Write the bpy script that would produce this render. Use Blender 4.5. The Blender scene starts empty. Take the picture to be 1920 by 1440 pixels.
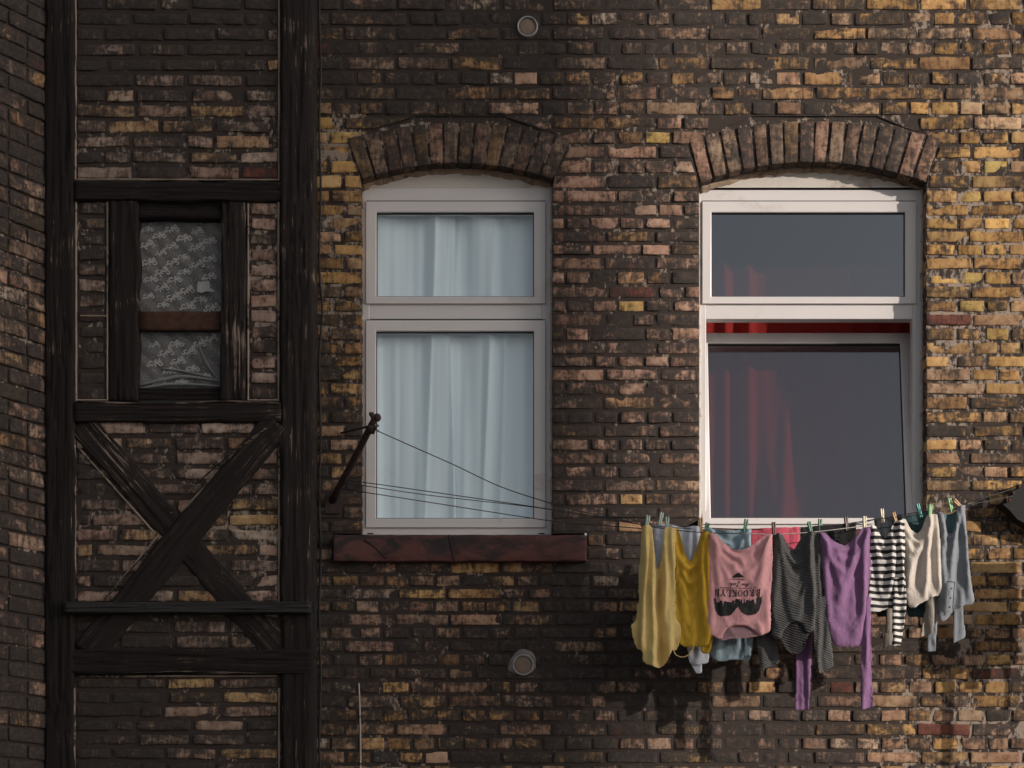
import bpy, bmesh, math, random
import numpy as np
from mathutils import Vector, Matrix

random.seed(7)
RNG = np.random.default_rng(7)
scene = bpy.context.scene
COL = scene.collection
R = math.radians
PI = math.pi

# ------------------------------------------------------------------ camera model (photo pixels -> metres)
D = 11.0                    # metres from the camera to the facade
S = 356.2                   # photo pixels per metre on the facade
F = S * D
HY = 1750.0                 # eye level, in photo rows
ZC = 1.6

def P(px, py, y=0.0):
    k = (D + y) / F
    return Vector(((px - 960.0) * k, y, ZC + (HY - py) * k))

# ------------------------------------------------------------------ object helpers
def tag(o, label=None, cat=None, group=None, kind=None):
    if label: o['label'] = label
    if cat: o['category'] = cat
    if group: o['group'] = group
    if kind: o['kind'] = kind
    return o

def thing(name, loc, label, cat, group=None):
    o = bpy.data.objects.new(name, None)
    o.empty_display_size = 0.1
    COL.objects.link(o)
    o.location = loc
    return tag(o, label, cat, group)

def link(name, me, mats, parent=None, smooth=True):
    o = bpy.data.objects.new(name, me)
    COL.objects.link(o)
    for m in (mats if isinstance(mats, (list, tuple)) else [mats]):
        me.materials.append(m)
    if smooth:
        me.polygons.foreach_set('use_smooth', [True] * len(me.polygons))
    if parent is not None:
        o.parent = parent
        wl = Vector(parent.location)      # every parent here stands unrotated at its own location
        o.matrix_parent_inverse = Matrix.Translation(-wl)
    return o

def obj_bm(name, bm, mats, parent=None, smooth=True):
    bm.normal_update()
    me = bpy.data.meshes.new(name)
    bm.to_mesh(me)
    bm.free()
    return link(name, me, mats, parent, smooth)

def bev(o, w=0.003, seg=2, angle=40):
    m = o.modifiers.new('Bevel', 'BEVEL')
    m.width = w; m.segments = seg; m.limit_method = 'ANGLE'; m.angle_limit = R(angle)
    return o

def add_box(bm, x0, x1, y0, y1, z0, z1):
    r = bmesh.ops.create_cube(bm, size=1.0)
    for v in r['verts']:
        v.co = Vector((x0 + (v.co.x + .5) * (x1 - x0), y0 + (v.co.y + .5) * (y1 - y0), z0 + (v.co.z + .5) * (z1 - z0)))
    return r['verts']

def add_prism(bm, pts, y0, y1):
    """closed outline pts (x,z) extruded from y0 (front) to y1 (back)"""
    f = [bm.verts.new((x, y0, z)) for x, z in pts]
    b = [bm.verts.new((x, y1, z)) for x, z in pts]
    n = len(pts)
    fs = [bm.faces.new(f), bm.faces.new(b[::-1])]
    for i in range(n):
        fs.append(bm.faces.new((f[i], b[i], b[(i + 1) % n], f[(i + 1) % n])))
    bmesh.ops.recalc_face_normals(bm, faces=fs)
    return f + b

def smooth_path(pts, n=8):
    pts = [Vector(p) for p in pts]
    if len(pts) < 3:
        return pts
    out = []
    q = [pts[0] * 2 - pts[1]] + pts + [pts[-1] * 2 - pts[-2]]
    for i in range(1, len(q) - 2):
        for k in range(n):
            t = k / n
            a, b, c, d = q[i - 1], q[i], q[i + 1], q[i + 2]
            out.append(0.5 * ((2 * b) + (c - a) * t + (2 * a - 5 * b + 4 * c - d) * t * t + (3 * b - a - 3 * c + d) * t ** 3))
    out.append(pts[-1])
    return out

def add_tube(bm, pts, r, sides=8, cap=True):
    pts = [Vector(p) for p in pts]
    rad = r if isinstance(r, (list, tuple)) else [r] * len(pts)
    rings = []
    for i, p in enumerate(pts):
        d = (pts[min(i + 1, len(pts) - 1)] - pts[max(i - 1, 0)]).normalized()
        up = Vector((0, 1, 0)) if abs(d.y) < .9 else Vector((1, 0, 0))
        a = d.cross(up).normalized(); b = d.cross(a).normalized()
        rings.append([bm.verts.new(p + (a * math.cos(t) + b * math.sin(t)) * rad[i]) for t in [2 * PI * k / sides for k in range(sides)]])
    for i in range(len(rings) - 1):
        for k in range(sides):
            bm.faces.new((rings[i][k], rings[i][(k + 1) % sides], rings[i + 1][(k + 1) % sides], rings[i + 1][k]))
    if cap:
        bm.faces.new(rings[0][::-1]); bm.faces.new(rings[-1])

def add_lathe(bm, c, prof, n=40):
    """profile (radius, y offset) turned about the Y axis through c"""
    rings = []
    for r, y in prof:
        rings.append([bm.verts.new((c[0] + r * math.cos(2 * PI * k / n), c[1] + y, c[2] + r * math.sin(2 * PI * k / n))) for k in range(n)])
    for i in range(len(rings) - 1):
        for k in range(n):
            bm.faces.new((rings[i][k], rings[i][(k + 1) % n], rings[i + 1][(k + 1) % n], rings[i + 1][k]))
    return rings

# ------------------------------------------------------------------ numpy value noise
def _h(ix, iy, iz, seed):
    n = (ix * 374761393 + iy * 668265263 + iz * 2147483647 + seed * 144665) & 0xffffffff
    n = ((n ^ (n >> 13)) * 1274126177) & 0xffffffff
    n = ((n ^ (n >> 16)) * 2246822519) & 0xffffffff
    return ((n ^ (n >> 15)) & 0xffff) / 65535.0

def vnoise(x, y, z=0.0, seed=0):
    x, y, z = np.broadcast_arrays(np.asarray(x, float), np.asarray(y, float), np.asarray(z, float))
    ix, iy, iz = np.floor(x).astype(np.int64), np.floor(y).astype(np.int64), np.floor(z).astype(np.int64)
    fx, fy, fz = x - ix, y - iy, z - iz
    fx, fy, fz = [f * f * (3 - 2 * f) for f in (fx, fy, fz)]
    o = 0
    for dx in (0, 1):
        for dy in (0, 1):
            for dz in (0, 1):
                w = (fx if dx else 1 - fx) * (fy if dy else 1 - fy) * (fz if dz else 1 - fz)
                o = o + w * _h(ix + dx, iy + dy, iz + dz, seed)
    return o * 2 - 1

# ------------------------------------------------------------------ node helpers
class NT:
    def __init__(s, name):
        s.m = bpy.data.materials.new(name)
        s.m.use_nodes = True
        s.t = s.m.node_tree
        s.t.nodes.clear()
        s.out = s.t.nodes.new('ShaderNodeOutputMaterial')
    def n(s, typ, ins=None, **props):
        nd = s.t.nodes.new(typ)
        for k, v in props.items():
            setattr(nd, k, v)
        for k, v in (ins or {}).items():
            sock = nd.inputs[k]
            if isinstance(v, bpy.types.NodeSocket):
                s.t.links.new(v, sock)
            else:
                sock.default_value = v
        return nd
    def math(s, op, a, b=0.0, clamp=False):
        return s.n('ShaderNodeMath', {0: a, 1: b}, operation=op, use_clamp=clamp).outputs[0]
    def madd(s, a, b, c):
        return s.n('ShaderNodeMath', {0: a, 1: b, 2: c}, operation='MULTIPLY_ADD').outputs[0]
    def step(s, v, lo, hi):
        return s.n('ShaderNodeMapRange', {'Value': v, 'From Min': lo, 'From Max': hi}, interpolation_type='SMOOTHSTEP').outputs[0]
    def noise(s, vec, scale, detail=4.0, rough=.55, dist=0.0):
        return s.n('ShaderNodeTexNoise', {'Vector': vec, 'Scale': scale, 'Detail': detail, 'Roughness': rough, 'Distortion': dist}).outputs['Fac']
    def vmul(s, vec, k):
        return s.n('ShaderNodeVectorMath', {0: vec, 1: k}, operation='MULTIPLY').outputs[0]
    def vadd(s, a, b):
        return s.n('ShaderNodeVectorMath', {0: a, 1: b}, operation='ADD').outputs[0]
    def mix(s, f, a, b, mode='MIX'):
        nd = s.n('ShaderNodeMix', data_type='RGBA', blend_type=mode)
        for i, v in ((0, f), (6, a), (7, b)):
            if isinstance(v, bpy.types.NodeSocket):
                s.t.links.new(v, nd.inputs[i])
            else:
                nd.inputs[i].default_value = v if i == 0 else (tuple(v) + (1,) if len(v) == 3 else v)
        return nd.outputs[2]
    def bsdf(s, color, rough=.8, bump=None, bstr=.3, bdist=.004, **kw):
        ins = {'Base Color': color if isinstance(color, bpy.types.NodeSocket) else tuple(color) + (1,), 'Roughness': rough}
        for k, v in kw.items():
            ins[k.replace('_', ' ')] = v
        if bump is not None:
            ins['Normal'] = s.n('ShaderNodeBump', {'Height': bump, 'Strength': bstr, 'Distance': bdist}).outputs[0]
        b = s.n('ShaderNodeBsdfPrincipled', ins)
        s.t.links.new(b.outputs[0], s.out.inputs[0])
        return b
    def obj(s):
        return s.n('ShaderNodeTexCoord').outputs['Object']
    def uv(s):
        return s.n('ShaderNodeTexCoord').outputs['UV']

SOOT = (.031, .0275, .027)

def mat_brick():
    t = NT('old_brick')
    a = t.n('ShaderNodeAttribute', attribute_name='bcol')
    l = t.n('ShaderNodeAttribute', attribute_name='bloc')
    sep = t.n('ShaderNodeSeparateXYZ', {0: l.outputs['Vector']})
    u, v, rnd = sep.outputs
    soot = a.outputs['Alpha']
    p = t.obj()
    off = t.math('MULTIPLY', rnd, 61.0)
    comb = t.n('ShaderNodeCombineXYZ', {0: off, 1: t.math('MULTIPLY', rnd, 37.0), 2: t.math('MULTIPLY', rnd, 83.0)}).outputs[0]
    pb = t.vadd(p, comb)
    nA = t.noise(p, 5.0, 5, .6, .8)
    nB = t.noise(t.vmul(pb, (1, 1, 1.5)), 11.0, 6, .6, 1.3)
    nC = t.noise(t.vmul(pb, (1, 1, .2)), 75.0, 4, .6, .2)
    nD = t.noise(p, 210.0, 3, .6)
    nE = t.noise(pb, 36.0, 5, .65, .6)
    nF = t.noise(t.vmul(p, (1, 1, 1.4)), 17.0, 6, .68, 1.0)
    au = t.math('ABSOLUTE', u); av = t.math('ABSOLUTE', v)
    eu = t.math('POWER', au, 10.0); ev = t.math('POWER', av, 5.0)
    edge = t.math('MAXIMUM', eu, ev)
    drip = t.noise(t.vmul(p, (1, 1, .13)), 24.0, 4, .62, .5)
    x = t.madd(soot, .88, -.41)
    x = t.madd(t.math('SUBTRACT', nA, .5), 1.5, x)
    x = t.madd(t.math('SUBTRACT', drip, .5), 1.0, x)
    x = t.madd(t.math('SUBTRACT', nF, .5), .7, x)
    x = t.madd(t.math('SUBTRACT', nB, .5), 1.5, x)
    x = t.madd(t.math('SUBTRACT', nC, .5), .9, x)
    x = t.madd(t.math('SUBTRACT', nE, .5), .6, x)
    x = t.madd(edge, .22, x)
    m = t.step(x, -.24, .33)                      # soft soot and painted shade
    x2 = t.madd(t.math('SUBTRACT', nF, .5), 2.2, t.madd(soot, .72, -.47))
    x2 = t.madd(t.math('SUBTRACT', nC, .5), .7, x2)
    m2 = t.step(x2, .0, .1)                       # crisp flakes of crust
    film = t.step(x, -.7, .15)                    # thin film of grime round the soot
    nG = t.noise(pb, 9.0, 3, .5, .4)
    base = t.mix(t.step(nG, .3, .7), a.outputs['Color'], t.mix(1.0, a.outputs['Color'], (.72, .66, .66), 'MULTIPLY'))
    base = t.mix(t.step(nE, .45, .8), base, t.mix(1.0, base, (.62, .5, .44), 'MULTIPLY'))
    base = t.mix(t.math('MULTIPLY', film, .6), base, t.mix(1.0, base, (.44, .34, .29), 'MULTIPLY'))
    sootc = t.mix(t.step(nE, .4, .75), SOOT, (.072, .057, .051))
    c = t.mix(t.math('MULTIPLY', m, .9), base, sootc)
    c = t.mix(t.math('MULTIPLY', m2, .66), c, sootc)
    speck = t.step(t.noise(pb, 120.0, 2, .5), .66, .74)
    c = t.mix(t.math('MULTIPLY', speck, .5), c, (.05, .04, .035))
    chip = t.step(t.noise(t.vmul(p, (1, 1, 1.6)), 40.0, 4, .72, .6), .70, .76)
    c = t.mix(t.math('MULTIPLY', chip, .5), c, (.36, .28, .24))
    h = t.madd(nE, .7, t.madd(nD, .25, t.math('MULTIPLY', nB, .5)))
    t.bsdf(c, .88, h, .55, .006, Specular_IOR_Level=.25)
    return t.m

def mat_mortar(light=.0, name='old_mortar'):
    t = NT(name)
    a = t.n('ShaderNodeAttribute', attribute_name='bcol')
    p = t.obj()
    n1 = t.noise(p, 9.0, 5, .65, .7)
    n2 = t.noise(t.vmul(p, (1, 1, .5)), 48.0, 4, .65, .5)
    n3 = t.noise(p, 160.0, 3, .6)
    x = t.madd(a.outputs['Alpha'], .95, -.22 - light)
    x = t.madd(t.math('SUBTRACT', n1, .5), 2.1, x)
    x = t.madd(t.math('SUBTRACT', n2, .5), 1.6, x)
    m = t.step(x, -.12, .18)
    c = t.mix(m, t.mix(n3, (.22, .165, .13), (.42, .335, .28)), (.05, .038, .034))
    h = t.madd(n2, .6, t.math('MULTIPLY', n3, .4))
    t.bsdf(c, .92, h, .6, .006, Specular_IOR_Level=.2)
    return t.m

def mat_wood(name='charred_timber', pale=.0, red=0.0, tone=1.0):
    t = NT(name)
    uv = t.uv()
    p = t.obj()
    g1 = t.noise(t.vmul(uv, (1.2, 42, 1)), 2.2, 6, .62, .9)
    g2 = t.noise(t.vmul(uv, (3.0, 150, 1)), 2.0, 4, .6, .4)
    big = t.noise(p, 4.2, 4, .6, .8)
    x = t.madd(t.math('SUBTRACT', g1, .5), 2.8, -.52 + pale)
    x = t.madd(t.math('SUBTRACT', g2, .5), .9, x)
    x = t.madd(t.math('SUBTRACT', big, .5), 2.1, x)
    m = t.step(x, -.02, .26)
    dark = t.mix(g1, tuple(v * tone for v in (.016, .0135, .0135)), tuple(v * tone for v in (.034, .026, .024)))
    c = t.mix(m, dark, (.30, .225, .185))
    mid = t.step(x, -.42, .05)
    c = t.mix(t.math('MULTIPLY', mid, .16), c, (.10, .062, .05))
    h = t.madd(g1, .7, t.math('MULTIPLY', g2, .35))
    t.bsdf(c, .85, h, 1.0, .012, Specular_IOR_Level=.2)
    return t.m

def mat_plain(name, col, rough=.6, var=.15, scale=30.0, bstr=.15, metal=0.0, dirt=None, spec=.4, stretch=(1, 1, 1)):
    t = NT(name)
    p = t.vmul(t.obj(), stretch)
    n = t.noise(p, scale, 5, .6, .3)
    c = t.mix(n, tuple(v * (1 - var) for v in col), tuple(min(1, v * (1 + var)) for v in col))
    if dirt:
        dcol, amt, dsc = dirt
        c = t.mix(t.step(t.noise(p, dsc, 6, .65, .8), .62 - amt, .86 - amt), c, dcol)
    t.bsdf(c, rough, n, bstr, .002, Metallic=metal, Specular_IOR_Level=spec)
    return t.m

def mat_fabric(name, col, kind='plain', col2=None, trans=.12):
    t = NT(name)
    uv = t.uv()
    p = t.obj()
    n = t.noise(uv, 26.0, 4, .6, .3)
    w = t.noise(uv, 620.0, 2, .5)
    k = [v * .88 for v in col]
    c = t.mix(n, k, [min(1, v * 1.1) for v in col])
    c = t.mix(t.math('MULTIPLY', w, .35), c, [v * .6 for v in col])
    h = w
    crum = t.math('ABSOLUTE', t.math('SUBTRACT', t.noise(t.vmul(uv, (1, .6, 1)), 19.0, 5, .6, 1.4), .5))
    h = t.madd(crum, 1.6, t.math('MULTIPLY', w, .1))
    bst, bd = .75, .007
    if kind == 'stripe':
        sep = t.n('ShaderNodeSeparateXYZ', {0: uv})
        wob = t.math('MULTIPLY', t.math('SUBTRACT', t.noise(uv, 9.0, 2, .5), .5), .012)
        s = t.math('SINE', t.math('MULTIPLY', t.math('ADD', sep.outputs[1], wob), 2 * PI / .0315))
        c = t.mix(t.step(s, -.02, .08), c, col2)
    elif kind == 'rib':
        sep = t.n('ShaderNodeSeparateXYZ', {0: uv})
        warp = t.math('MULTIPLY', t.math('SUBTRACT', t.noise(uv, 14.0, 3, .5), .5), .02)
        d = t.madd(sep.outputs[0], .35, t.math('ADD', sep.outputs[1], warp))
        s = t.math('SINE', t.math('MULTIPLY', d, 2 * PI / .0115))
        c = t.mix(t.step(s, .1, .95), c, col2)
        h = t.madd(s, .5, t.math('MULTIPLY', w, .3))
        bst, bd = .6, .004
    elif kind == 'heather':
        f = t.noise(t.vmul(uv, (1, 6, 1)), 220.0, 3, .6)
        c = t.mix(t.step(f, .42, .62), c, col2)
    b = t.bsdf(c, .9, h, bst, bd, Specular_IOR_Level=.15, Sheen_Weight=.15)
    tr = t.n('ShaderNodeBsdfTranslucent', {'Color': c})
    mx = t.n('ShaderNodeMixShader', {0: trans, 1: b.outputs[0], 2: tr.outputs[0]})
    t.t.links.new(mx.outputs[0], t.out.inputs[0])
    return t.m

def mat_glass(name, refl, tint=(1, 1, 1)):
    t = NT(name)
    ge = t.n('ShaderNodeNewGeometry')
    dt = t.n('ShaderNodeVectorMath', {0: ge.outputs['Incoming'], 1: ge.outputs['Normal']}, operation='DOT_PRODUCT').outputs['Value']
    fr = t.madd(t.math('POWER', t.math('SUBTRACT', 1.0, t.math('ABSOLUTE', dt)), 5.0), .96, .04)     # Schlick, the same on both faces
    wob = t.noise(t.obj(), 2.3, 2, .5)
    bp = t.n('ShaderNodeBump', {'Height': wob, 'Strength': .05, 'Distance': .02}).outputs[0]
    f = t.math('ADD', fr, refl, True)
    a = t.n('ShaderNodeBsdfTransparent', {'Color': tint + (1,)})
    g = t.n('ShaderNodeBsdfGlossy', {'Color': (.9, .95, 1, 1), 'Roughness': .015, 'Normal': bp})
    mx = t.n('ShaderNodeMixShader', {0: f, 1: a.outputs[0], 2: g.outputs[0]})
    t.t.links.new(mx.outputs[0], t.out.inputs[0])
    return t.m

M = {}
M['brick'] = mat_brick()
M['mortar'] = mat_mortar()
M['bead'] = mat_mortar(.55, 'pale_mortar')
M['wood'] = mat_wood('charred_timber', .13)
M['wood_pale'] = mat_wood('weathered_timber', .5)
M['wood_black'] = mat_wood('black_timber', .0, 0, .8)
M['upvc'] = mat_plain('white_window_plastic', (.70, .65, .65), .38, .05, 3.0, .03, dirt=((.48, .4, .36), .05, 2.2), spec=.5)
M['panel'] = mat_plain('grimy_head_panel', (.60, .54, .50), .55, .1, 6.0, .1, dirt=((.36, .28, .23), .14, 5.0))
M['foam'] = mat_plain('old_mounting_foam', (.36, .26, .19), .95, .4, 40, .6, dirt=((.12, .08, .06), .15, 12))
M['seal_and_shade'] = mat_plain('black_seal_and_shade', (.02, .02, .021), .6, .2)  # also colours the painted shadow gaps round the sashes
M['iron'] = mat_plain('rusty_iron', (.045, .03, .027), .8, .4, 60, .5, dirt=((.11, .05, .035), .12, 25))
M['steel'] = mat_plain('dull_galvanised_steel', (.36, .37, .38), .55, .3, 50, .2, .3, dirt=((.12, .1, .09), .1, 30))
M['plug'] = mat_plain('beige_vent_plug', (.24, .175, .135), .9, .25, 25, .3, dirt=((.15, .07, .05), .08, 30))
M['stone'] = mat_plain('red_sandstone', (.115, .045, .04), .85, .3, 9, .4, dirt=((.033, .025, .025), .22, 5.5), stretch=(1, 1, 2.2))
M['stone_scar'] = mat_plain('broken_red_sandstone', (.17, .075, .06), .9, .3, 30, .5)
M['rust'] = mat_plain('rusted_bar', (.075, .032, .02), .9, .7, 45, .6, dirt=((.03, .02, .018), .16, 22))
M['wire'] = mat_plain('dark_line', (.03, .03, .032), .6, .2)
M['wire_pale'] = mat_plain('pale_line', (.5, .47, .43), .6, .2)
M['cable'] = mat_plain('black_cable', (.028, .024, .023), .7, .2)
M['room'] = mat_plain('room_plaster', (.4, .38, .36), .9, .1)
M['glass'] = mat_glass('window_glass', .0, (1.0, 1.0, 1.0))
M['glass_b'] = mat_glass('coated_window_glass', .12, (.62, .60, .63))
M['glass_old'] = mat_glass('old_window_glass', -.03, (.95, .95, .95))
t = NT('pale_net'); t.bsdf((.80, .93, 1.0), .95, None, Specular_IOR_Level=.1); M['net'] = t.m
M['red_curtain'] = mat_fabric('red_drape', (.66, .07, .058), 'plain', None, .05)
M['plaster'] = mat_plain('grey_render', (.3, .27, .24), .9, .25, 4, .3, dirt=((.1, .09, .08), .1, 2))
M['roof'] = mat_plain('red_roof_tile', (.22, .09, .06), .9, .3, 8, .3)
M['ground'] = mat_plain('courtyard_paving', (.17, .155, .14), .9, .3, 1.3, .3)

# ------------------------------------------------------------------ bricks
ANCH = [  # photo column, row, soot with painted sun and shade, yellow, pink
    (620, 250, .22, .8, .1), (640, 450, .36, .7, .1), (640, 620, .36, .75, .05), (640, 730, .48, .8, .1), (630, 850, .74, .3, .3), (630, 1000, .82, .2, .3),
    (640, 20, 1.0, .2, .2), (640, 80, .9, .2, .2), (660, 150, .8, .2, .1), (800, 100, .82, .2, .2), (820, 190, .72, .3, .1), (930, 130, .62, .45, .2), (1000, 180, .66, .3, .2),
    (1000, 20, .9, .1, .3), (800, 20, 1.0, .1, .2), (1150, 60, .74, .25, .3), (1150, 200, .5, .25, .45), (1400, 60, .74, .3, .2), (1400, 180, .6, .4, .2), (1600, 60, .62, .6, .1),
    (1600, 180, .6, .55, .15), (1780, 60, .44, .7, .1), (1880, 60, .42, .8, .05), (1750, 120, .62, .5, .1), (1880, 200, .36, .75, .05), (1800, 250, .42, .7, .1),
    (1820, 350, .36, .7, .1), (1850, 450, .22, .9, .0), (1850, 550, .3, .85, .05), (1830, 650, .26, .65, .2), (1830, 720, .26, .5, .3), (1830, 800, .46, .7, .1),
    (1830, 900, .55, .6, .15), (1880, 950, .44, .6, .1), (1850, 1060, .32, .7, .1), (1850, 1150, .3, .6, .2), (1800, 1300, .26, .5, .4), (1860, 1400, .3, .5, .3),  # low values at lower right also brighten the sunlit patch as colour
    (1160, 300, .46, .15, .75), (1180, 400, .54, .1, .8), (1180, 500, .54, .1, .8), (1180, 600, .56, .1, .75), (1180, 700, .6, .1, .7), (1180, 850, .68, .1, .6),  # raised between the windows, putting missing shade into the brick colour
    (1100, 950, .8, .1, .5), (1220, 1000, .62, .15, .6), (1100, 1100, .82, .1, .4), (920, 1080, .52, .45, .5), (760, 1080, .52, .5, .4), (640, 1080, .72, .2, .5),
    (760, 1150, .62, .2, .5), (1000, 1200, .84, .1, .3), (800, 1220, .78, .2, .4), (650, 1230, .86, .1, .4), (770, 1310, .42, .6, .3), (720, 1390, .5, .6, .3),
    (900, 1400, .64, .35, .4), (1100, 1350, .82, .2, .3), (1250, 1250, .84, .1, .3), (1500, 1400, .8, .1, .3), (1720, 1380, .34, .5, .3), (1600, 1250, .78, .2, .3),  # dark values under the laundry are part soot, part painted shadow
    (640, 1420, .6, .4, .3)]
BAY_ANCH = [(300, 10, 1.25, .05, .2), (300, 60, 1.12, .05, .2), (200, 130, .92, .1, .1), (450, 70, 1.05, .1, .2), (450, 160, .56, .25, .2), (200, 200, .62, .1, .2), (300, 210, .55, .3, .2), (450, 250, .48, .2, .3), (200, 280, .56, .2, .2), (300, 320, .6, .2, .2),
            (170, 420, .62, .1, .2), (170, 600, .68, .2, .2), (170, 720, .74, .1, .2), (495, 450, .4, .1, .6), (495, 560, .26, .2, .7), (495, 650, .4, .1, .6), (495, 720, .62, .1, .4),
            (330, 820, .56, .2, .4), (330, 860, .48, .4, .2), (330, 900, .6, .1, .2), (200, 900, .72, .1, .3), (200, 980, .46, .1, .5), (480, 990, .36, .3, .5), (480, 900, .6, .1, .4), (200, 1080, .74, .1, .3), (330, 1080, .62, .2, .4), (480, 1080, .5, .1, .3),
            (200, 1180, 1.1, .1, .1), (350, 1180, .6, .3, .3), (250, 1300, .95, .1, .2), (350, 1340, .66, .4, .2), (480, 1360, .62, .1, .3), (250, 1420, 1.1, .1, .1)]
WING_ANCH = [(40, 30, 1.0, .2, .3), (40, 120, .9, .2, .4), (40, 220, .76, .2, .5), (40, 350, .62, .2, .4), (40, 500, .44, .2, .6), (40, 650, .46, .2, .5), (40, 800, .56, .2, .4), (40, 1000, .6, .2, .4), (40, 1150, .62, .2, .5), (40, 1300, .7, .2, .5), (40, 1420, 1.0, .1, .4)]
PAL = {'y': [(.56, .345, .11), (.51, .31, .12), (.62, .405, .14), (.44, .265, .12), (.52, .355, .17), (.47, .285, .10)],
       'p': [(.43, .285, .235), (.40, .245, .19), (.47, .33, .27), (.36, .235, .19)],
       'g': [(.33, .255, .215), (.38, .295, .25), (.29, .225, .19), (.42, .345, .295), (.33, .24, .17)]}

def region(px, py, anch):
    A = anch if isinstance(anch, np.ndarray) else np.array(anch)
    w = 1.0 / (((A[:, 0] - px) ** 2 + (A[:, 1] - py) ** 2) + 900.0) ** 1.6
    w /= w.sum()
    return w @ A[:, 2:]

class Bricks:
    """collects bricks (quads on a wall plane) and mortar into ONE mesh"""
    def __init__(s, to_world, anch, px_of, shift=0.0, tint=(1.0, .985, .96)):
        s.shift, s.tint = shift, tint
        s.tw, s.anch, s.px_of = to_world, np.array(anch), px_of
        s.v, s.f, s.mi, s.col, s.loc = [], [], [], [], []
        s.n = 0
    def _grid(s, V, nu, nv, mi, col, loc):
        idx = np.arange(nu * nv).reshape(nv, nu) + s.n
        q = np.stack([idx[:-1, :-1], idx[:-1, 1:], idx[1:, 1:], idx[1:, :-1]], -1).reshape(-1, 4)
        s.f.append(q); s.mi.append(np.full(len(q), mi)); s.v.append(V); s.col.append(col); s.loc.append(loc)
        s.n += len(V)
    def brick(s, q, depth=.014, deep=(0, 0, 0, 0), color=None, soot=None, dsoot=0.0, proud=0.0, rnd=.004):
        """q: four corners (u,z) bl, br, tr, tl in metres; deep: how far sides left,right,bottom,top run into the wall"""
        q = np.array(q, float)
        w = np.linalg.norm(q[1] - q[0]); h = np.linalg.norm(q[3] - q[0])
        c = q.mean(0)
        px, py = s.px_of(c[0], c[1])
        so, ye, pk = region(px, py, s.anch)
        if color is None:
            r = random.random()
            k = 'y' if r < ye else ('p' if r < ye + pk else 'g')
            mean = ye * np.array((.53, .33, .12)) + pk * np.array((.41, .275, .22)) + max(0, 1 - ye - pk) * np.array((.35, .27, .22))
            color = (.5 * np.array(random.choice(PAL[k])) + .5 * mean) * random.uniform(.82, 1.5) * np.array(s.tint)
            if random.random() < .018: color = np.array((.2, .08, .06))
            if random.random() < .03: color = np.array((.62, .52, .42))
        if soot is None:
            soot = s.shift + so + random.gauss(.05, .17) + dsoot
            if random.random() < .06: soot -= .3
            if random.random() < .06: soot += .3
        nx, nz = max(4, int(w / .022)), 5
        e1, e2 = min(.0022 / w, .1) * 2, min(.0042 / w, .2) * 2
        su = np.concatenate([[-1, -1], np.linspace(-1 + e2, 1 - e2, nx), [1, 1]]); su[1] = -1 + e1 * .6; su[-2] = 1 - e1 * .6
        e1z, e2z = min(.0022 / h, .1) * 2, min(.0042 / h, .22) * 2
        sv = np.concatenate([[-1, -1], np.linspace(-1 + e2z, 1 - e2z, nz - 1), [1, 1]]); sv[1] = -1 + e1z * .6; sv[-2] = 1 - e1z * .6
        U, Vv = np.meshgrid(su, sv)
        a, b = (U + 1) / 2, (Vv + 1) / 2
        X = ((1 - a) * (1 - b))[..., None] * q[0] + (a * (1 - b))[..., None] * q[1] + (a * b)[..., None] * q[2] + ((1 - a) * b)[..., None] * q[3]
        x, z = X[..., 0], X[..., 1]
        sd = random.random() * 50
        # depth: 0 at the face, `depth` (or more) at the outer ring
        dep = np.zeros_like(x)
        iu = np.arange(len(su)); iv = np.arange(len(sv))
        ring = np.zeros_like(x)
        ring[:, 1] = ring[:, -2] = .0013; ring[1, :] = np.maximum(ring[1, :], .0013); ring[-2, :] = np.maximum(ring[-2, :], .0013)
        ring[:, 2] = np.maximum(ring[:, 2], .0002); ring[:, -3] = np.maximum(ring[:, -3], .0002)
        dep += ring
        dep += vnoise(x * 26, z * 32, sd, 1) * .0011 + vnoise(x * 9, z * 12, sd, 2) * .0012 + vnoise(x * 80, z * 80, sd, 7) * .0007
        chip = np.clip(vnoise(x * 16, z * 16, sd, 3) - .38, 0, 1) * .03 * (np.maximum(np.abs(U), np.abs(Vv)) ** 2)
        dep += chip
        dep += random.gauss(0, .0015) - proud + U * random.gauss(0, .0014) + Vv * random.gauss(0, .0012)
        jx = vnoise(x * 45, z * 60, sd, 4) * rnd * .5; jz = (vnoise(x * 45, z * 60, sd, 5) * .4 + vnoise(x * 120, z * 120, sd, 6) * .25) * rnd
        # rounded corners
        cr = (np.abs(U) ** 6) * (np.abs(Vv) ** 4)
        jx -= np.sign(U) * cr * random.uniform(-.001, .004); jz -= np.sign(Vv) * cr * random.uniform(.0, .003)
        x = x + jx; z = z + jz
        for sl, d in (((slice(None), 0), deep[0]), ((slice(None), -1), deep[1]), ((0, slice(None)), deep[2]), ((-1, slice(None)), deep[3])):
            dep[sl] = np.maximum(dep[sl], d if d else depth)
        dep[0, :] = np.maximum(dep[0, :], deep[2] or depth)
        V = np.stack([x.ravel(), z.ravel(), dep.ravel()], 1)
        n = len(V)
        col = np.tile(np.array([color[0], color[1], color[2], min(1.25, max(-.2, soot))]), (n, 1))
        loc = np.stack([U.ravel(), Vv.ravel(), np.full(n, random.random())], 1)
        s._grid(V, len(su), len(sv), 0, col, loc)
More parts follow.
